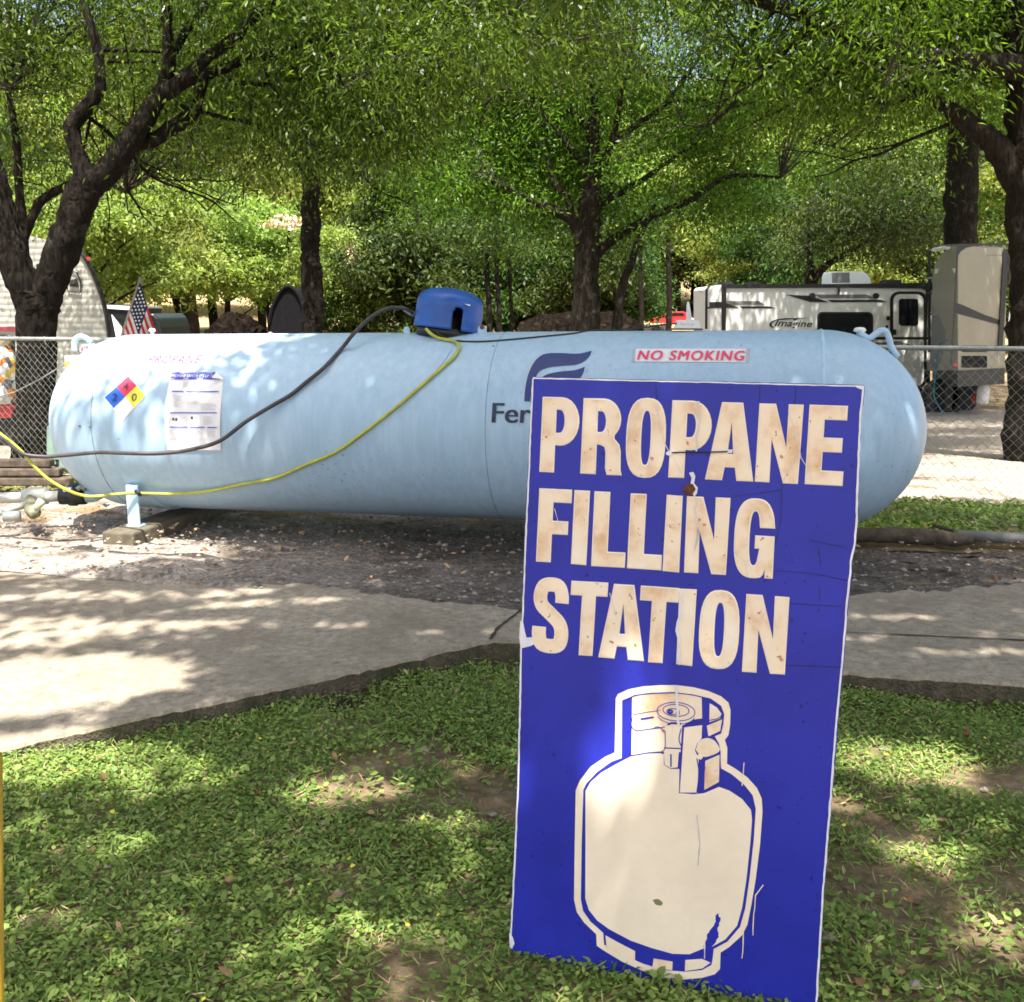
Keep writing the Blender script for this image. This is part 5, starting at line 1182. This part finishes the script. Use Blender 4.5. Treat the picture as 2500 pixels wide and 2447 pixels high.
lfc('skirt_panel', [(668, 840), (868, 830), (845, 1335), (652, 1335)], M['rv_grey']); lfc('cable_inlet', [(785, 1060), (830, 1050), (832, 1080), (790, 1090)], M['black'], .03)
for pts in (((768, 345), (790, 330), (800, 360), (772, 365)), ((800, 320), (825, 308), (828, 325), (805, 340)), ((770, 380), (800, 365), (800, 385), (775, 392)), ((765, 855), (778, 853), (777, 876), (764, 878))): lfc('badge', pts, M['black'])
MB().tube([at(*z6(642, 1180), 27.2), at(*z6(645, 260), 27.2), at(*z6(670, 232), 27.0), at(*z6(700, 230), 26.4)], .035, 6).build('ladder', M['black'], tt); MB().tube([at(*z6(600, 1180), 27.3), at(*z6(622, 560), 27.3)], .03, 6).build('ladder', M['black'], tt)
for y in (495, 635, 828): MB().tube([at(*z6(612, y), 27.2), at(*z6(715, y-8), 26.0)], .025, 6).build('ladder_rung', M['black'] if y > 500 else M['steel'], tt)
MB().tube([at(*z6(680, 230), 26.6), at(*z6(818, 206), 22.6)], .05, 6).build('awning_roll', M['white'], tt)
pu = [lf(2276, 906), lf(2338, 906), lf(2338, 945), lf(2276, 945)]
MB().prism(pu, dR*.98).build('chassis', M['black'], tt)
for x in (658, 822): 
    a, b = at(*z6(x, 1490), 23.5), at(*z6(x, 1730), 23.5); MB().box(((a+b)/2), (.13, .13, (a-b).length)).build('jack', M['black'], tt); MB().box(b, (.32, .3, .05)).build('jack_foot', M['black'], tt)
for x in (745, 930):
    c = at(*z6(x, 1590), 24.2); MB().lathe([(.18, -.12), (.37, -.12), (.41, -.07), (.41, .07), (.37, .12), (.18, .12)], c, 22, 0, Matrix.Rotation(math.pi/2, 3, 'X')).build('wheel', M['rubber'], tt, True)
MB().tube(spline([at(*z6(800, 1070), 22.3), at(*z6(735, 1110), 22.8), at(*z6(710, 1260), 23), at(*z6(690, 1480), 23), at(*z6(690, 1600), 23), at(*z6(780, 1760), 22.6), at(*z6(840, 1800), 22.3), at(*z6(900, 1780), 22.3)], 4), .016, 6).build('water_hose', plain('teal_hose', (.03, .22, .30), .5), tt)
c = at(*z6(1135, 1662), 22.6)
jug = thing('white_jug', 'white plastic jug with a red cap standing under the tan trailer', 'jug', c)
MB().lathe([(.10, 0), (.125, .03), (.125, .32), (.10, .42), (.04, .50), (.04, .56)], c, 16).build('bottle', M['white'], jug, True); MB().lathe([(.045, .56), (.045, .62), (0, .625)], c, 12).build('cap', M['red'], jug)
c = at(*z6(1080, 1652), 22.8); o = MB().box(c+Vector((0, 0, .09)), (.20, .16, .18)).build('red_can', M['red'], None, bevel=.02)
MB().tube([c+Vector((.07, 0, .17)), c+Vector((.10, 0, .24))], .02, 8).build('spout', M['black'], o); tag(o, 'small red fuel can beside the white jug under the trailer', 'fuel can')

# ------------------------------------------------------------------ corrugated caravan at the left
YW = 13.2
cv = thing('caravan', 'old white caravan with corrugated siding and rounded front behind the forked oak', 'caravan', (at(80, 900, YW).x, YW+1, tz(-5, YW)))
prof = [(-420, 555), (48, 571), (125, 588), (190, 608), (212, 640), (234, 690), (252, 750), (263, 820), (266, 900), (262, 1010), (-420, 1010)]
poly = [Vector(at(x, y, YW)) for x, y in prof]
zt, zbm = max(p.z for p in poly), min(p.z for p in poly)
def xr_at(z):                          # right hand outline
    r = [(at(x, y, YW).z, at(x, y, YW).x) for x, y in prof[1:10]]; r.sort(); return float(np.interp(z, [a for a, b in r], [b for a, b in r]))
vs = []; fs = []; nz_ = 168; xl = at(-420, 700, YW).x
def ztop_at(x): r = [(at(a, b, YW).x, at(a, b, YW).z) for a, b in prof[:4]]; return float(np.interp(x, [q[0] for q in r], [q[1] for q in r]))
cols = 26
for j in range(nz_+1):
    z = zbm+(zt-zbm)*j/nz_; xr = xr_at(z) if z < at(190, 608, YW).z else None
    for i in range(cols+1):
        if xr is None:
            a = [(at(x, y, YW).z, at(x, y, YW).x) for x, y in prof[:4]]; xr2 = float(np.interp(-z, [-q[0] for q in a], [q[1] for q in a])); xx = xl+(xr2-xl)*i/cols
        else: xx = xl+(xr-xl)*i/cols
        ph = (z/.075) % 1.0
        vs.append((xx, YW-.007*(1-abs(2*ph-1))**.6, z))
for j in range(nz_):
    for i in range(cols): a = j*(cols+1)+i; fs.append((a, a+1, a+cols+2, a+cols+1))
MB().add(vs, fs).build('siding', M['siding'], cv)
MB().prism([p+Vector((0, .012, 0)) for p in poly], (-1.15, 2.2, 0)).build('body', M['siding'], cv)
tr = [at(x, y, YW-.03) for x, y in ((190, 604), (214, 640), (237, 690), (256, 750), (267, 820), (270, 900), (266, 1010))]
MB().tube(spline(tr, 4), .028, 6).build('edge_trim', M['black'], cv)
z0f = lambda x, y: (x/2.38, 500+y/2.38)
MB().prism([at(*z0f(*p), YW-.05) for p in ((497, 305), (515, 303), (523, 316), (515, 324), (500, 318))], (0, .03, 0)).build('marker_lamp', M['red'], cv)
fr = [(408, 380), (445, 392), (470, 445), (468, 510), (390, 498), (395, 480)]
MB().tube([at(*z0f(*p), YW-.03) for p in fr], .010, 5).build('vent_frame', M['black'], cv)
fr = [(215, 345), (260, 350), (262, 440), (222, 430), (215, 345)]
MB().tube([at(*z0f(*p), YW-.03) for p in fr], .010, 5).build('vent_frame', M['black'], cv)
for k in range(6): MB().tube([at(*z0f(405+k*8, 440-k*2), YW-.03), at(*z0f(410+k*9, 475+k), YW-.03)], .008, 4).build('vent_bar', M['black'], cv)
MB().prism([at(x, y, YW-.03) for x, y in ((-300, 799), (44, 798), (44, 808), (-300, 812))], (0, .01, 0)).build('red_band', plain('faded_red_band', (.25, .03, .05), .5), cv)
for px in (-120, 20):
    c = at(px, 900, YW); MB().lathe([(.16, -.1), (.30, -.1), (.33, -.05), (.33, .05), (.30, .1), (.16, .1)], (c.x, YW+.2, tz(-5, YW)+.33), 20, 0, Matrix.Rotation(math.pi/2, 3, 'X')).build('wheel', M['rubber'], cv, True)
# pickup parked beyond the caravan
YP = 19.0; gzp = tz(-7, YP)
pk = thing('pickup_truck', 'dark pickup truck with a white topper edge parked behind the flag', 'pickup truck', (at(330, 830, YP).x, YP+.8, gzp))
MB().prism([at(x, y, YP) for x, y in ((240, 742), (318, 748), (322, 790), (352, 772), (372, 764), (386, 776), (394, 800), (400, 850), (398, 905), (240, 905))], (0, 1.7, 0)).build('body', plain('dark_truck_paint', (.010, .012, .014), .35, 0, .1, 4, 0, .4, .2), pk, bevel=.04)
MB().prism([at(x, y, YP-.04) for x, y in ((236, 744), (316, 748), (316, 757), (236, 752))], (0, 1.7, 0)).build('topper_edge', M['white'], pk)
MB().prism([at(x, y, YP-.03) for x, y in ((272, 768), (297, 800), (300, 835), (286, 835))], (0, .02, 0)).build('side_stripe', M['white'], pk)
MB().prism([at(x, y, YP-.02) for x, y in ((330, 792), (354, 778), (370, 772), (378, 790), (335, 800))], (0, .02, 0)).build('window', M['glass'], pk)
for px in (275, 372):
    c = at(px, 900, YP); MB().lathe([(.18, -.12), (.34, -.12), (.38, -.06), (.38, .06), (.34, .12), (.18, .12)], (c.x, YP+.1, gzp+.38), 20, 0, Matrix.Rotation(math.pi/2, 3, 'X')).build('wheel', M['rubber'], pk, True)
# flag on a leaning pole
YG = 12.2
fl = thing('flag', 'stars and stripes flag drooping from a leaning wooden pole by the caravan', 'flag', at(290, 850, YG))
pb = at(282, 870, YG); pt_ = at(345, 678, YG); pb2 = pb+(pb-pt_)*.6
MB().tube([pb2, pb, pt_], .021, 8).build('pole', plain('weathered_pole', (.36, .31, .24), .8), fl, True)
FAq, FBq, FCq, FDq = [np.array(p, float) for p in ((341, 690), (299, 822), (392, 826), (350, 958))]
nu, nv = 26, 30; vs = []; fs = []; mi = []; stars = MB()
def flagpt(u, v, o=0):
    p = (FAq*(1-u)+FBq*u)*(1-v)+(FCq*(1-u)+FDq*u)*v; p = p+np.array([-6*v*math.sin(v*3), 0])
    return at(p[0], p[1], YG+.05*math.sin(v*9+u*3)*v-.02-o)
for i in range(nu+1):
    for j in range(nv+1): vs.append(flagpt(i/nu, j/nv))
for i in range(nu):
    for j in range(nv):
        fs.append((i*(nv+1)+j, i*(nv+1)+j+1, (i+1)*(nv+1)+j+1, (i+1)*(nv+1)+j))
        u_, v_ = (i+.5)/nu, (j+.5)/nv; mi.append(2 if (u_ < 7/13 and v_ < .42) else (0 if int(u_*13) % 2 == 0 else 1))
mb = MB(); mb.v = [tuple(p) for p in vs]; mb.f = fs; mb.mi = mi
fo = mb.build('cloth', [plain('flag_red', (.45, .02, .035), .8), plain('flag_white', (.62, .60, .58), .8), plain('flag_navy', (.012, .018, .07), .8)], fl)
for a in range(5):
    for b in range(6):
        u_, v_ = (a+.7)/5*7/13*.95, (b+.5+(.5 if a % 2 else 0))/6.6*.42
        c = flagpt(u_, v_, .008); r = .016
        stars.add([c+Vector((r*(1 if k % 2 == 0 else .42)*math.sin(k*math.pi/5), 0, r*(1 if k % 2 == 0 else .42)*math.cos(k*math.pi/5))) for k in range(10)], [tuple(range(10))])
stars.build('stars', M['white'], fl)
# red car far off
YD = 92.0
car = thing('red_car', 'small red car parked far off under the trees left of the white trailer', 'car', (at(1640, 790, YD).x, YD+.9, tz(5, YD)))
zc = lambda x, y: (1500+x/3.89, 650+y/3.89)
MB().prism([at(*zc(*p), YD) for p in ((335, 575), (335, 525), (350, 498), (400, 485), (455, 470), (500, 440), (540, 432), (660, 432), (690, 450), (740, 485), (752, 520), (752, 575))], (0, 1.75, 0)).build('body', M['red'], car, bevel=.08)
MB().prism([at(*zc(*p), YD-.03) for p in ((495, 475), (520, 446), (650, 444), (672, 474))], (0, 1.8, 0)).build('window', M['glass'], car)
for x in (405, 660):
    c = at(*zc(x, 560), YD); MB().lathe([(.2, -.12), (.36, -.12), (.39, 0), (.36, .12), (.2, .12)], (c.x, YD-.02, c.z), 18, 0, Matrix.Rotation(math.pi/2, 3, 'X')).build('wheel', M['rubber'], car, True)
for x, y in ((352, 515), (738, 500)): MB().box(at(*zc(x, y), YD-.03), (.3, .08, .12)).build('lamp', M['white'], car)
# low wall / parked trailer bed seen behind the gauge
o = MB().prism([at(x, y, 46) for x, y in ((1570, 800), (1572, 796), (1640, 792), (1640, 830), (1570, 830))], (0, 1.5, 0)).build('flat_trailer', M['rv_grey'], None, bevel=.03); tag(o, 'low grey flat trailer behind the gauge box', 'trailer')
MB().lathe([(.1, -.1), (.32, -.1), (.32, .1), (.1, .1)], at(1605, 815, 45.9), 16, 0, Matrix.Rotation(math.pi/2, 3, 'X')).build('wheel', M['rubber'], o)
# dark arched shelter and brush heaps in the dry field
YH = 30.0
M['tarp'] = plain('black_tarp', (.006, .006, .008), .9, 0, .3, 8, 0, .1); M['brush'] = grit_mat('brush_heap', [(.006, .005, .004), (.012, .009, .007), (.004, .003, .003), (.024, .018, .013)], 1.5, 12, 9, 1.0, (.010, .008, .006)); M['brush'].node_tree.nodes['Principled BSDF'].inputs['Specular IOR Level'].default_value = 0.0
ar = [(655, 840), (656, 790), (664, 752), (682, 716), (700, 700), (716, 706), (732, 728), (742, 760), (746, 840)]
o = MB().prism([at(x, y, YH) for x, y in ar], (0, 2.6, 0)).build('arched_shelter', M['tarp'], None, bevel=.06); tag(o, 'black arched shelter in the dry field left of the slender trunk', 'shelter')
MB().tube(spline([at(x, y, YH-.04) for x, y in ar[1:-1]], 3), .05, 6).build('rim', plain('shelter_rim', (.006, .006, .008), .9, 0, .2, 8, 0, .1), o)
def heap(pts, Y, lab, d=2.0, seed=1):
    rg = random.Random(seed); vs = []; fs = []; n_ = 26; m_ = 9
    P = resample([at(x, y, Y) for x, y in pts], n_); zb0 = min(p[2] for p in P)-.4
    for j in range(m_+1):
        w = j/m_; k = math.sin(math.pi*min(1, w*1.0))
        for p in P: vs.append((p[0]+rg.uniform(-.08, .08), p[1]+(w-.5)*d*2+rg.uniform(-.1, .1), zb0+(p[2]-zb0)*k+rg.uniform(-.07, .07)))
    for j in range(m_):
        for i in range(n_-1): a = j*n_+i; fs.append((a, a+1, a+n_+1, a+n_))
    o = MB().add(vs, fs).build('brush_heap', M['brush']); tag(o, lab, 'brush heap')
heap([(495, 820), (515, 812), (530, 780), (550, 765), (580, 764), (605, 772), (640, 800), (655, 820)], 31, 'dappled brown brush heap left of the black shelter', 1.4, 3)
heap([(1250, 820), (1262, 795), (1290, 775), (1340, 768), (1400, 762), (1460, 764), (1530, 766), (1560, 790), (1570, 815)], 34, 'long dark brush heap behind the spreading tree', 1.6, 4)

# ------------------------------------------------------------------ left corner: timbers, box, rack, pipework
YQ = 7.75
M['timber'] = plain('old_timber', (.085, .065, .048), .95, 0, .5, 18, .6)
for k, (ya, yb_, x1, lab) in enumerate(((1188, 1166, 176, 'lowest'), (1164, 1144, 150, 'middle'), (1143, 1122, 128, 'top'))):
    a = at(-260, (ya+yb_)/2-6, YQ+.02*k); b = at(x1, (ya+yb_)/2+2, YQ+.02*k); c = (a+b)/2; L_ = b-a
    o = MB().box(c, (L_.length, .10, .058), 0, math.atan2(L_.y, L_.x)).build('landscape_timber', M['timber'], None, bevel=.01); tag(o, lab+' weathered timber of the low edging left of the tank', 'timber', 'landscape timbers by the tree')
M['box_green'] = plain('utility_green', (.20, .30, .24), .5, 0, .12)
a = at(140, 1146, 8.0); bx_ = thing('utility_box', 'pale green utility box half hidden behind the left end of the tank', 'utility box', a)
MB().prism([at(x, y, 8.0) for x, y in ((113, 1146), (113, 1044), (118, 1038), (215, 1038), (215, 1146))], (0, .35, 0)).build('case', M['box_green'], bx_, bevel=.008)
MB().prism([at(x, y, 7.985) for x, y in ((134, 1122), (142, 1122), (142, 1127), (134, 1127))], (0, .01, 0)).build('latch', M['black'], bx_); MB().prism([at(x, y, 7.985) for x, y in ((132, 1134), (141, 1134), (141, 1140), (132, 1140))], (0, .01, 0)).build('latch', M['black'], bx_)
# small signs hung on the fence
YF = 8.05; z4b = lambda x, y: (x/3.807, 780+y/3.807)
o = MB().prism([at(*z4b(*p), YF) for p in ((742, 270), (770, 232), (880, 228), (880, 300), (745, 305))], (0, .03, 0)).build('fence_sign', M['paper'], None); tag(o, 'small white and red sign on the fence behind the tank end', 'sign')
v, f = font_mesh('PROPANE', .02); qm = quad_map([z4b(783, 243), z4b(960, 243), z4b(960, 282), z4b(783, 282)])
MB().add([at(*qm(*p), YF-.004) for p in v], f).build('lettering', M['sticker_red'], o)
for k in range(3): MB().prism([at(*z4b(*p), YF-.003) for p in ((750, 262+k*14), (776, 254+k*14), (776, 261+k*14), (750, 269+k*14))], (0, .002, 0)).build('red_line', M['sticker_red'], o)
o = MB().prism([at(*z4b(*p), YF+.1) for p in ((596, 338), (720, 334), (720, 470), (598, 470))], (0, .09, 0)).build('meter_box', plain('clear_plastic', (.42, .43, .42), .3), None, bevel=.006); tag(o, 'small grey box with a yellow card beside the fence post', 'meter box')
MB().prism([at(*z4b(*p), YF+.09) for p in ((600, 395), (690, 392), (690, 465), (602, 465))], (0, .01, 0)).build('card', plain('ochre_card', (.40, .27, .07), .7), o)
# rack with wrapped goods at the very left
YB = 10.2
rk = thing('goods_rack', 'black wheeled rack holding a clear bag of orange and white goods at the left edge', 'rack', at(10, 1010, YB))
MB().tube(spline([at(x, y, YB) for x, y in ((-90, 820), (-20, 820), (18, 821), (28, 826), (32, 840), (33, 900), (30, 1000))], 4), .020, 8).build('handle', M['black'], rk, True)
MB().box(at(10, 1000, YB+.1), (.34, .3, .14)).build('base', M['red'], rk, bevel=.02)
m, t, N, L, B = nt('wrapped_goods'); co = objco(N); vo = N.new('ShaderNodeTexVoronoi'); vo.inputs['Scale'].default_value = 14; L.new(co, vo.inputs['Vector']); sp = N.new('ShaderNodeSeparateColor'); L.new(vo.outputs['Color'], sp.inputs[0])
r = ramp(N, [(0, (.55, .57, .58)), (.3, (.65, .65, .62)), (.5, (.50, .17, .02)), (.62, (.60, .42, .05)), (.75, (.10, .11, .14)), (.85, (.6, .6, .6)), (1, (.4, .42, .45))]); r.color_ramp.interpolation = 'CONSTANT'
L.new(sp.outputs[0], r.inputs[0]); L.new(r.outputs[0], B.inputs['Base Color']); B.inputs['Roughness'].default_value = .15
vs = []; fs = []; n_ = 20; rg = random.Random(8); c = at(2, 985, YB)
pr_ = [(.14, 0), (.19, .08), (.20, .25), (.19, .42), (.15, .55), (.17, .62)]
for q, z in pr_:
    for k in range(n_): a = 2*math.pi*k/n_; vs.append((c.x+q*math.cos(a)*(1+rg.uniform(-.1, .1)), c.y+q*math.sin(a)*(1+rg.uniform(-.1, .1)), c.z+z))
for i in range(len(pr_)-1):
    for k in range(n_): fs.append((i*n_+k, i*n_+(k+1) % n_, (i+1)*n_+(k+1) % n_, (i+1)*n_+k))
MB().add(vs, fs).build('bag', m, rk)
# pipework low at the tank's left end
zp = lambda x, y: (x/4.8625, 1150+y/4.8625)
M['pipe'] = plain('weathered_pipe', (.44, .45, .42), .45, .3, .2, 14)
pi_ = thing('pipe_run', 'weathered metal pipe run with black valve joined to the left end of the tank', 'pipe', at(60, 1220, 6.3))
Yp = 6.25
MB().tube([at(*zp(-700, 340), Yp-.15), at(*zp(0, 322), Yp), at(*zp(330, 310), Yp), at(*zp(760, 300), Yp)], .034, 12).build('main_pipe', M['pipe'], pi_, True)
MB().tube([at(*zp(290, 312), Yp), at(*zp(420, 300), Yp), at(*zp(560, 292), Yp)], [.050, .058, .052], 12).build('tee', M['pipe'], pi_, True)
MB().tube([at(*zp(740, 300), Yp), at(*zp(790, 298), Yp)], .045, 8).build('union_nut', M['steel'], pi_)
vb = at(*zp(870, 300), Yp); MB().lathe([(.03, -.075), (.052, -.075), (.052, -.03), (.06, -.02), (.06, .02), (.052, .03), (.052, .075), (.03, .075)], vb, 14, 0, Matrix.Rotation(math.pi/2, 3, 'Y')).build('valve', M['black'], pi_, True)
MB().tube([vb, at(*zp(880, 210), Yp), at(*zp(890, 150), Yp)], [.035, .045, .03], 10).build('valve_bonnet', M['black'], pi_)
MB().tube([at(*zp(757, 226), Yp-.05), at(*zp(850, 216), Yp-.05)], .014, 6).build('valve_lever', M['white'], pi_); MB().tube([at(*zp(920, 215), Yp-.04), at(*zp(960, 185), Yp-.04), at(*zp(1010, 212), Yp-.04)], .016, 6).build('valve_lever', M['steel'], pi_)
MB().tube([at(*zp(930, 300), Yp), at(*zp(1010, 285), Yp+.02), at(*zp(1120, 262), Yp+.06), at(*zp(1230, 200), Yp+.1)], [.045, .05, .055, .055], 12).build('tank_nozzle', M['tank_trim'], pi_, True)
MB().tube([at(*zp(-350, 560), 5.95), at(*zp(0, 498), 5.98), at(*zp(120, 455), 6.0), at(*zp(350, 385), 6.12)], .020, 10).build('branch_pipe', M['pipe'], pi_, True)
MB().tube([at(*zp(350, 330), 6.18), at(*zp(370, 430), 6.10), at(*zp(400, 490), 6.02), at(*zp(340, 520), 6.0)], [.03, .045, .042, .03], 10).build('elbow', plain('corroded_brass', (.22, .22, .14), .6, .3, .4, 30), pi_, True)
MB().tube([at(*zp(430, 470), 5.98), at(*zp(450, 420), 5.98), at(*zp(500, 350), 6.0)], [.014, .022, .026], 8).build('hand_lever', plain('sage_green_handle', (.40, .46, .30), .5), pi_, True)
MB().tube([at(*zp(40, 545), 5.86), at(*zp(240, 530), 5.88)], .030, 10).build('coupling', M['steel'], pi_, True)

# ------------------------------------------------------------------ right side edging
a, b = at(2040, 1318, 5.82), at(2372, 1340, 5.70); a.z = .055; b.z = .045
pts = [a.lerp(b, t)+Vector((0, random.uniform(-.02, .02), random.uniform(-.008, .008))) for t in np.linspace(0, 1, 14)]
o = MB().tube([a+Vector((-1.2, .25, 0))]+pts, [.038]*5+[.044]*6+[.04, .038, .034, .025], 10, 0, True, .08, np.random.default_rng(3)).build('rotten_log', M['timber'], None, True); tag(o, 'dark rotten log lying along the gravel edge right of the sign', 'log')
a, b = at(2335, 1316, 5.80), at(2900, 1390, 5.5); a.z = .05; b.z = .05
o = MB().tube([a, a.lerp(b, .3), b], .032, 12).build('edging_pipe', plain('grey_edging', (.20, .195, .19), .7, 0, .25, 12), None, True); tag(o, 'pale grey edging pipe lying at the foot of the fence on the right', 'pipe')
o = MB().tube([at(2278, 1284, 6.1), at(2300, 1293, 6.05), at(2325, 1300, 6.0), at(2345, 1302, 6.0)], [.012, .02, .018, .008], 7).build('stick', M['twig'], None); tag(o, 'short curved stick in the grass behind the rotten log', 'stick')
# yellow post, just in frame on the left
p0, p1 = onz(6, 2500, 0), None
o = MB().tube([at(-36, 3300, 1.25), at(-52, 1850, 1.25)], .028, 14).build('yellow_post', plain('ochre_post_paint', (.55, .36, .03), .5, 0, .2), None, True); tag(o, 'yellow post just in view at the left edge above the lawn', 'post')

# ------------------------------------------------------------------ lawn, litter, stones
from mathutils import noise as mn
def fbm(x, y, s, o=0): return mn.noise(Vector((x*s+o, y*s, o)))+.5*mn.noise(Vector((x*s*2.1+o, y*s*2.1, 3+o)))
kx = np.array([p.x for p in fp]); ky = np.array([p.y for p in fp])
def lawn_points(n, x0, x1, y0, y1, lim, thr, s=1.7):
    out = []
    while len(out) < n:
        x, y = random.uniform(x0, x1), random.uniform(y0, y1)
        if abs(x) > y*.56+1.5 and y < 5: continue
        if abs(x) > y*.56+.4 and y < 5 and random.random() < .35: continue
        if not lim(x, y): continue
        d = fbm(x, y, s)+.35*fbm(x, y, 6, 9)
        if d < thr+random.uniform(-.22, .22): continue
        out.append((x, y))
    return np.array(out)
def leaf_patch(P, L_, Wd, hgt, tilt, seed, droop=0.0):
    rg = np.random.default_rng(seed); n = len(P)
    z = np.array([tz(x, y)+bumpz(x, y) for x, y in P])+rg.random(n)**1.6*hgt+.004
    c = np.column_stack([P, z]); a = rg.uniform(0, 2*np.pi, n); d = np.column_stack([np.cos(a), np.sin(a), rg.normal(droop, tilt, n)]); d /= np.linalg.norm(d, axis=1)[:, None]
    nn = np.column_stack([rg.normal(0, tilt, n), rg.normal(0, tilt, n), np.ones(n)]); s = np.cross(d, nn); s /= np.linalg.norm(s, axis=1)[:, None]; u = np.cross(s, d)
    l = L_*rg.uniform(.55, 1.35, (n, 1)); w = Wd*rg.uniform(.6, 1.3, (n, 1)); V = np.empty((n, 6, 3))
    V[:, 0] = c-d*l*.5; V[:, 1] = c-d*l*.18+s*w*.5+u*w*.15; V[:, 2] = c+d*l*.2+s*w*.42+u*w*.12; V[:, 3] = c+d*l*.5; V[:, 4] = c+d*l*.2-s*w*.42+u*w*.12; V[:, 5] = c-d*l*.18-s*w*.5+u*w*.15
    return V.reshape(-1, 3)
def in_lawn(x, y): return y < np.interp(x, kx, ky)-.015
A1 = leaf_patch(lawn_points(128000, -3.8, 3.8, 1.1, 4.3, in_lawn, -.16), .0135, .0086, .026, .35, 1)
A2 = leaf_patch(lawn_points(11000, -3.8, 3.8, 1.1, 4.3, in_lawn, -.02, 1.3), .021, .013, .032, .40, 2)
bl = lawn_points(42000, -3.8, 3.8, 1.1, 4.3, in_lawn, -.45)
A3 = leaf_patch(bl, .036, .0034, .026, .55, 3, .5)
A4 = leaf_patch(lawn_points(16000, 1.0, 4.6, 5.6, 7.6, lambda x, y: y > np.interp(x, [0, 1.7, 7], [7.0, 5.80, 5.55])+.12 and y < 7.35-.26*(x-2.5), -.30), .045, .017, .05, .5, 4, .2)
A5 = leaf_patch(lawn_points(5000, -6, -2.4, 7.8, 10, lambda x, y: True, -.2), .05, .02, .06, .5, 5, .2)
A8 = leaf_patch(lawn_points(7000, -3.8, 3.8, 1.1, 4.3, in_lawn, -.5), .034, .003, .022, .4, 9, .1)
o = quads_mesh('dead_grass', A8, 6, plain('straw', (.42, .33, .18), .9, 0, .3, 12)); tag(o, 'dead straw coloured blades lying among the lawn', 'dead grass', None, 'stuff')
for nm, A_ in (('clover_lawn', np.concatenate([A1, A2])), ('grass_blades', A3), ('fence_grass', np.concatenate([A4, A5]))):
    o = quads_mesh(nm, A_, 6, M['grass']); tag(o, {'clover_lawn': 'low clover and weeds covering the front lawn', 'grass_blades': 'thin grass blades among the clover of the front lawn', 'fence_grass': 'rough grass along the foot of the fence'}[nm], 'grass', None, 'stuff')
dl = np.array([(x, y) for x, y in [(random.uniform(-2, 2), random.uniform(1.5, 4.0)) for _ in range(420)] if in_lawn(x, y) and abs(x) < y*.56+.2])
A6 = leaf_patch(dl, .030, .014, .030, .45, 6)
gl = np.array([(random.uniform(-4, 4), random.uniform(4.6, 6.6)) for _ in range(420)])
A7 = leaf_patch(gl, .034, .017, .02, .5, 7); A7[:, 2] += .05
o = quads_mesh('leaf_litter', np.concatenate([A6, A7]), 6, M['dry']); tag(o, 'dry fallen leaves scattered over lawn and gravel', 'leaf litter', None, 'stuff')
fl_ = np.array([(x, y) for x, y in [(random.uniform(-2, 1.6), random.uniform(1.6, 3.6)) for _ in range(150)] if in_lawn(x, y)])
o = quads_mesh('yellow_flowers', leaf_patch(fl_, .011, .011, .045, .3, 8)+np.array([0, 0, .008]), 6, M['petal']); tag(o, 'tiny yellow flowers dotted over the lawn', 'flowers', None, 'stuff')
# loose stones
def stones(n, fn, seed, lo, hi):
    rg = np.random.default_rng(seed); T_ = []; base = np.array([(1, 0, 0), (-1, 0, 0), (0, 1, 0), (0, -1, 0), (0, 0, 1), (0, 0, -1)], float)
    tri = [(0, 2, 4), (2, 1, 4), (1, 3, 4), (3, 0, 4), (2, 0, 5), (1, 2, 5), (3, 1, 5), (0, 3, 5)]
    V_ = []; 
    for _ in range(n):
        x, y, z = fn(rg); r = lo+(hi-lo)*rg.random()**3
        b = base*np.array([1, .8, .55])*r*rg.uniform(.7, 1.3, (6, 1)); a = rg.uniform(0, 6.28); R_ = np.array([[math.cos(a), -math.sin(a), 0], [math.sin(a), math.cos(a), 0], [0, 0, 1]])
        b = b@R_.T+np.array([x, y, z+r*.2])
        for t3 in tri: V_.append(b[list(t3)])
    return np.concatenate(V_)
def sp1(rg):
    x = rg.uniform(-4.5, 4.5); y0 = float(np.interp(x, bx, by)); y = y0-.12+rg.random()**1.5*2.0; return x, y, .055*(1-min(1, (y-y0)/2))+.012
def sp2(rg):
    x = rg.uniform(-2, 2); y = rg.uniform(1.6, 3.9); return (x, y, bumpz(x, y)+.006)
def sp3(rg):
    x = rg.uniform(-2.6, 2.6); w = rg.random(); i = rg.integers(0, nF); p = A[i]*(1-w)+Bk[i]*w; return p[0], p[1], p[2]
S_ = np.concatenate([stones(3600, sp1, 1, .004, .020), stones(160, sp2, 2, .006, .022), stones(700, sp3, 3, .002, .008)])
o = quads_mesh('loose_stones', S_, 3, M['stone']); tag(o, 'loose pebbles strewn over the gravel and the driveway edge', 'stones', None, 'stuff')
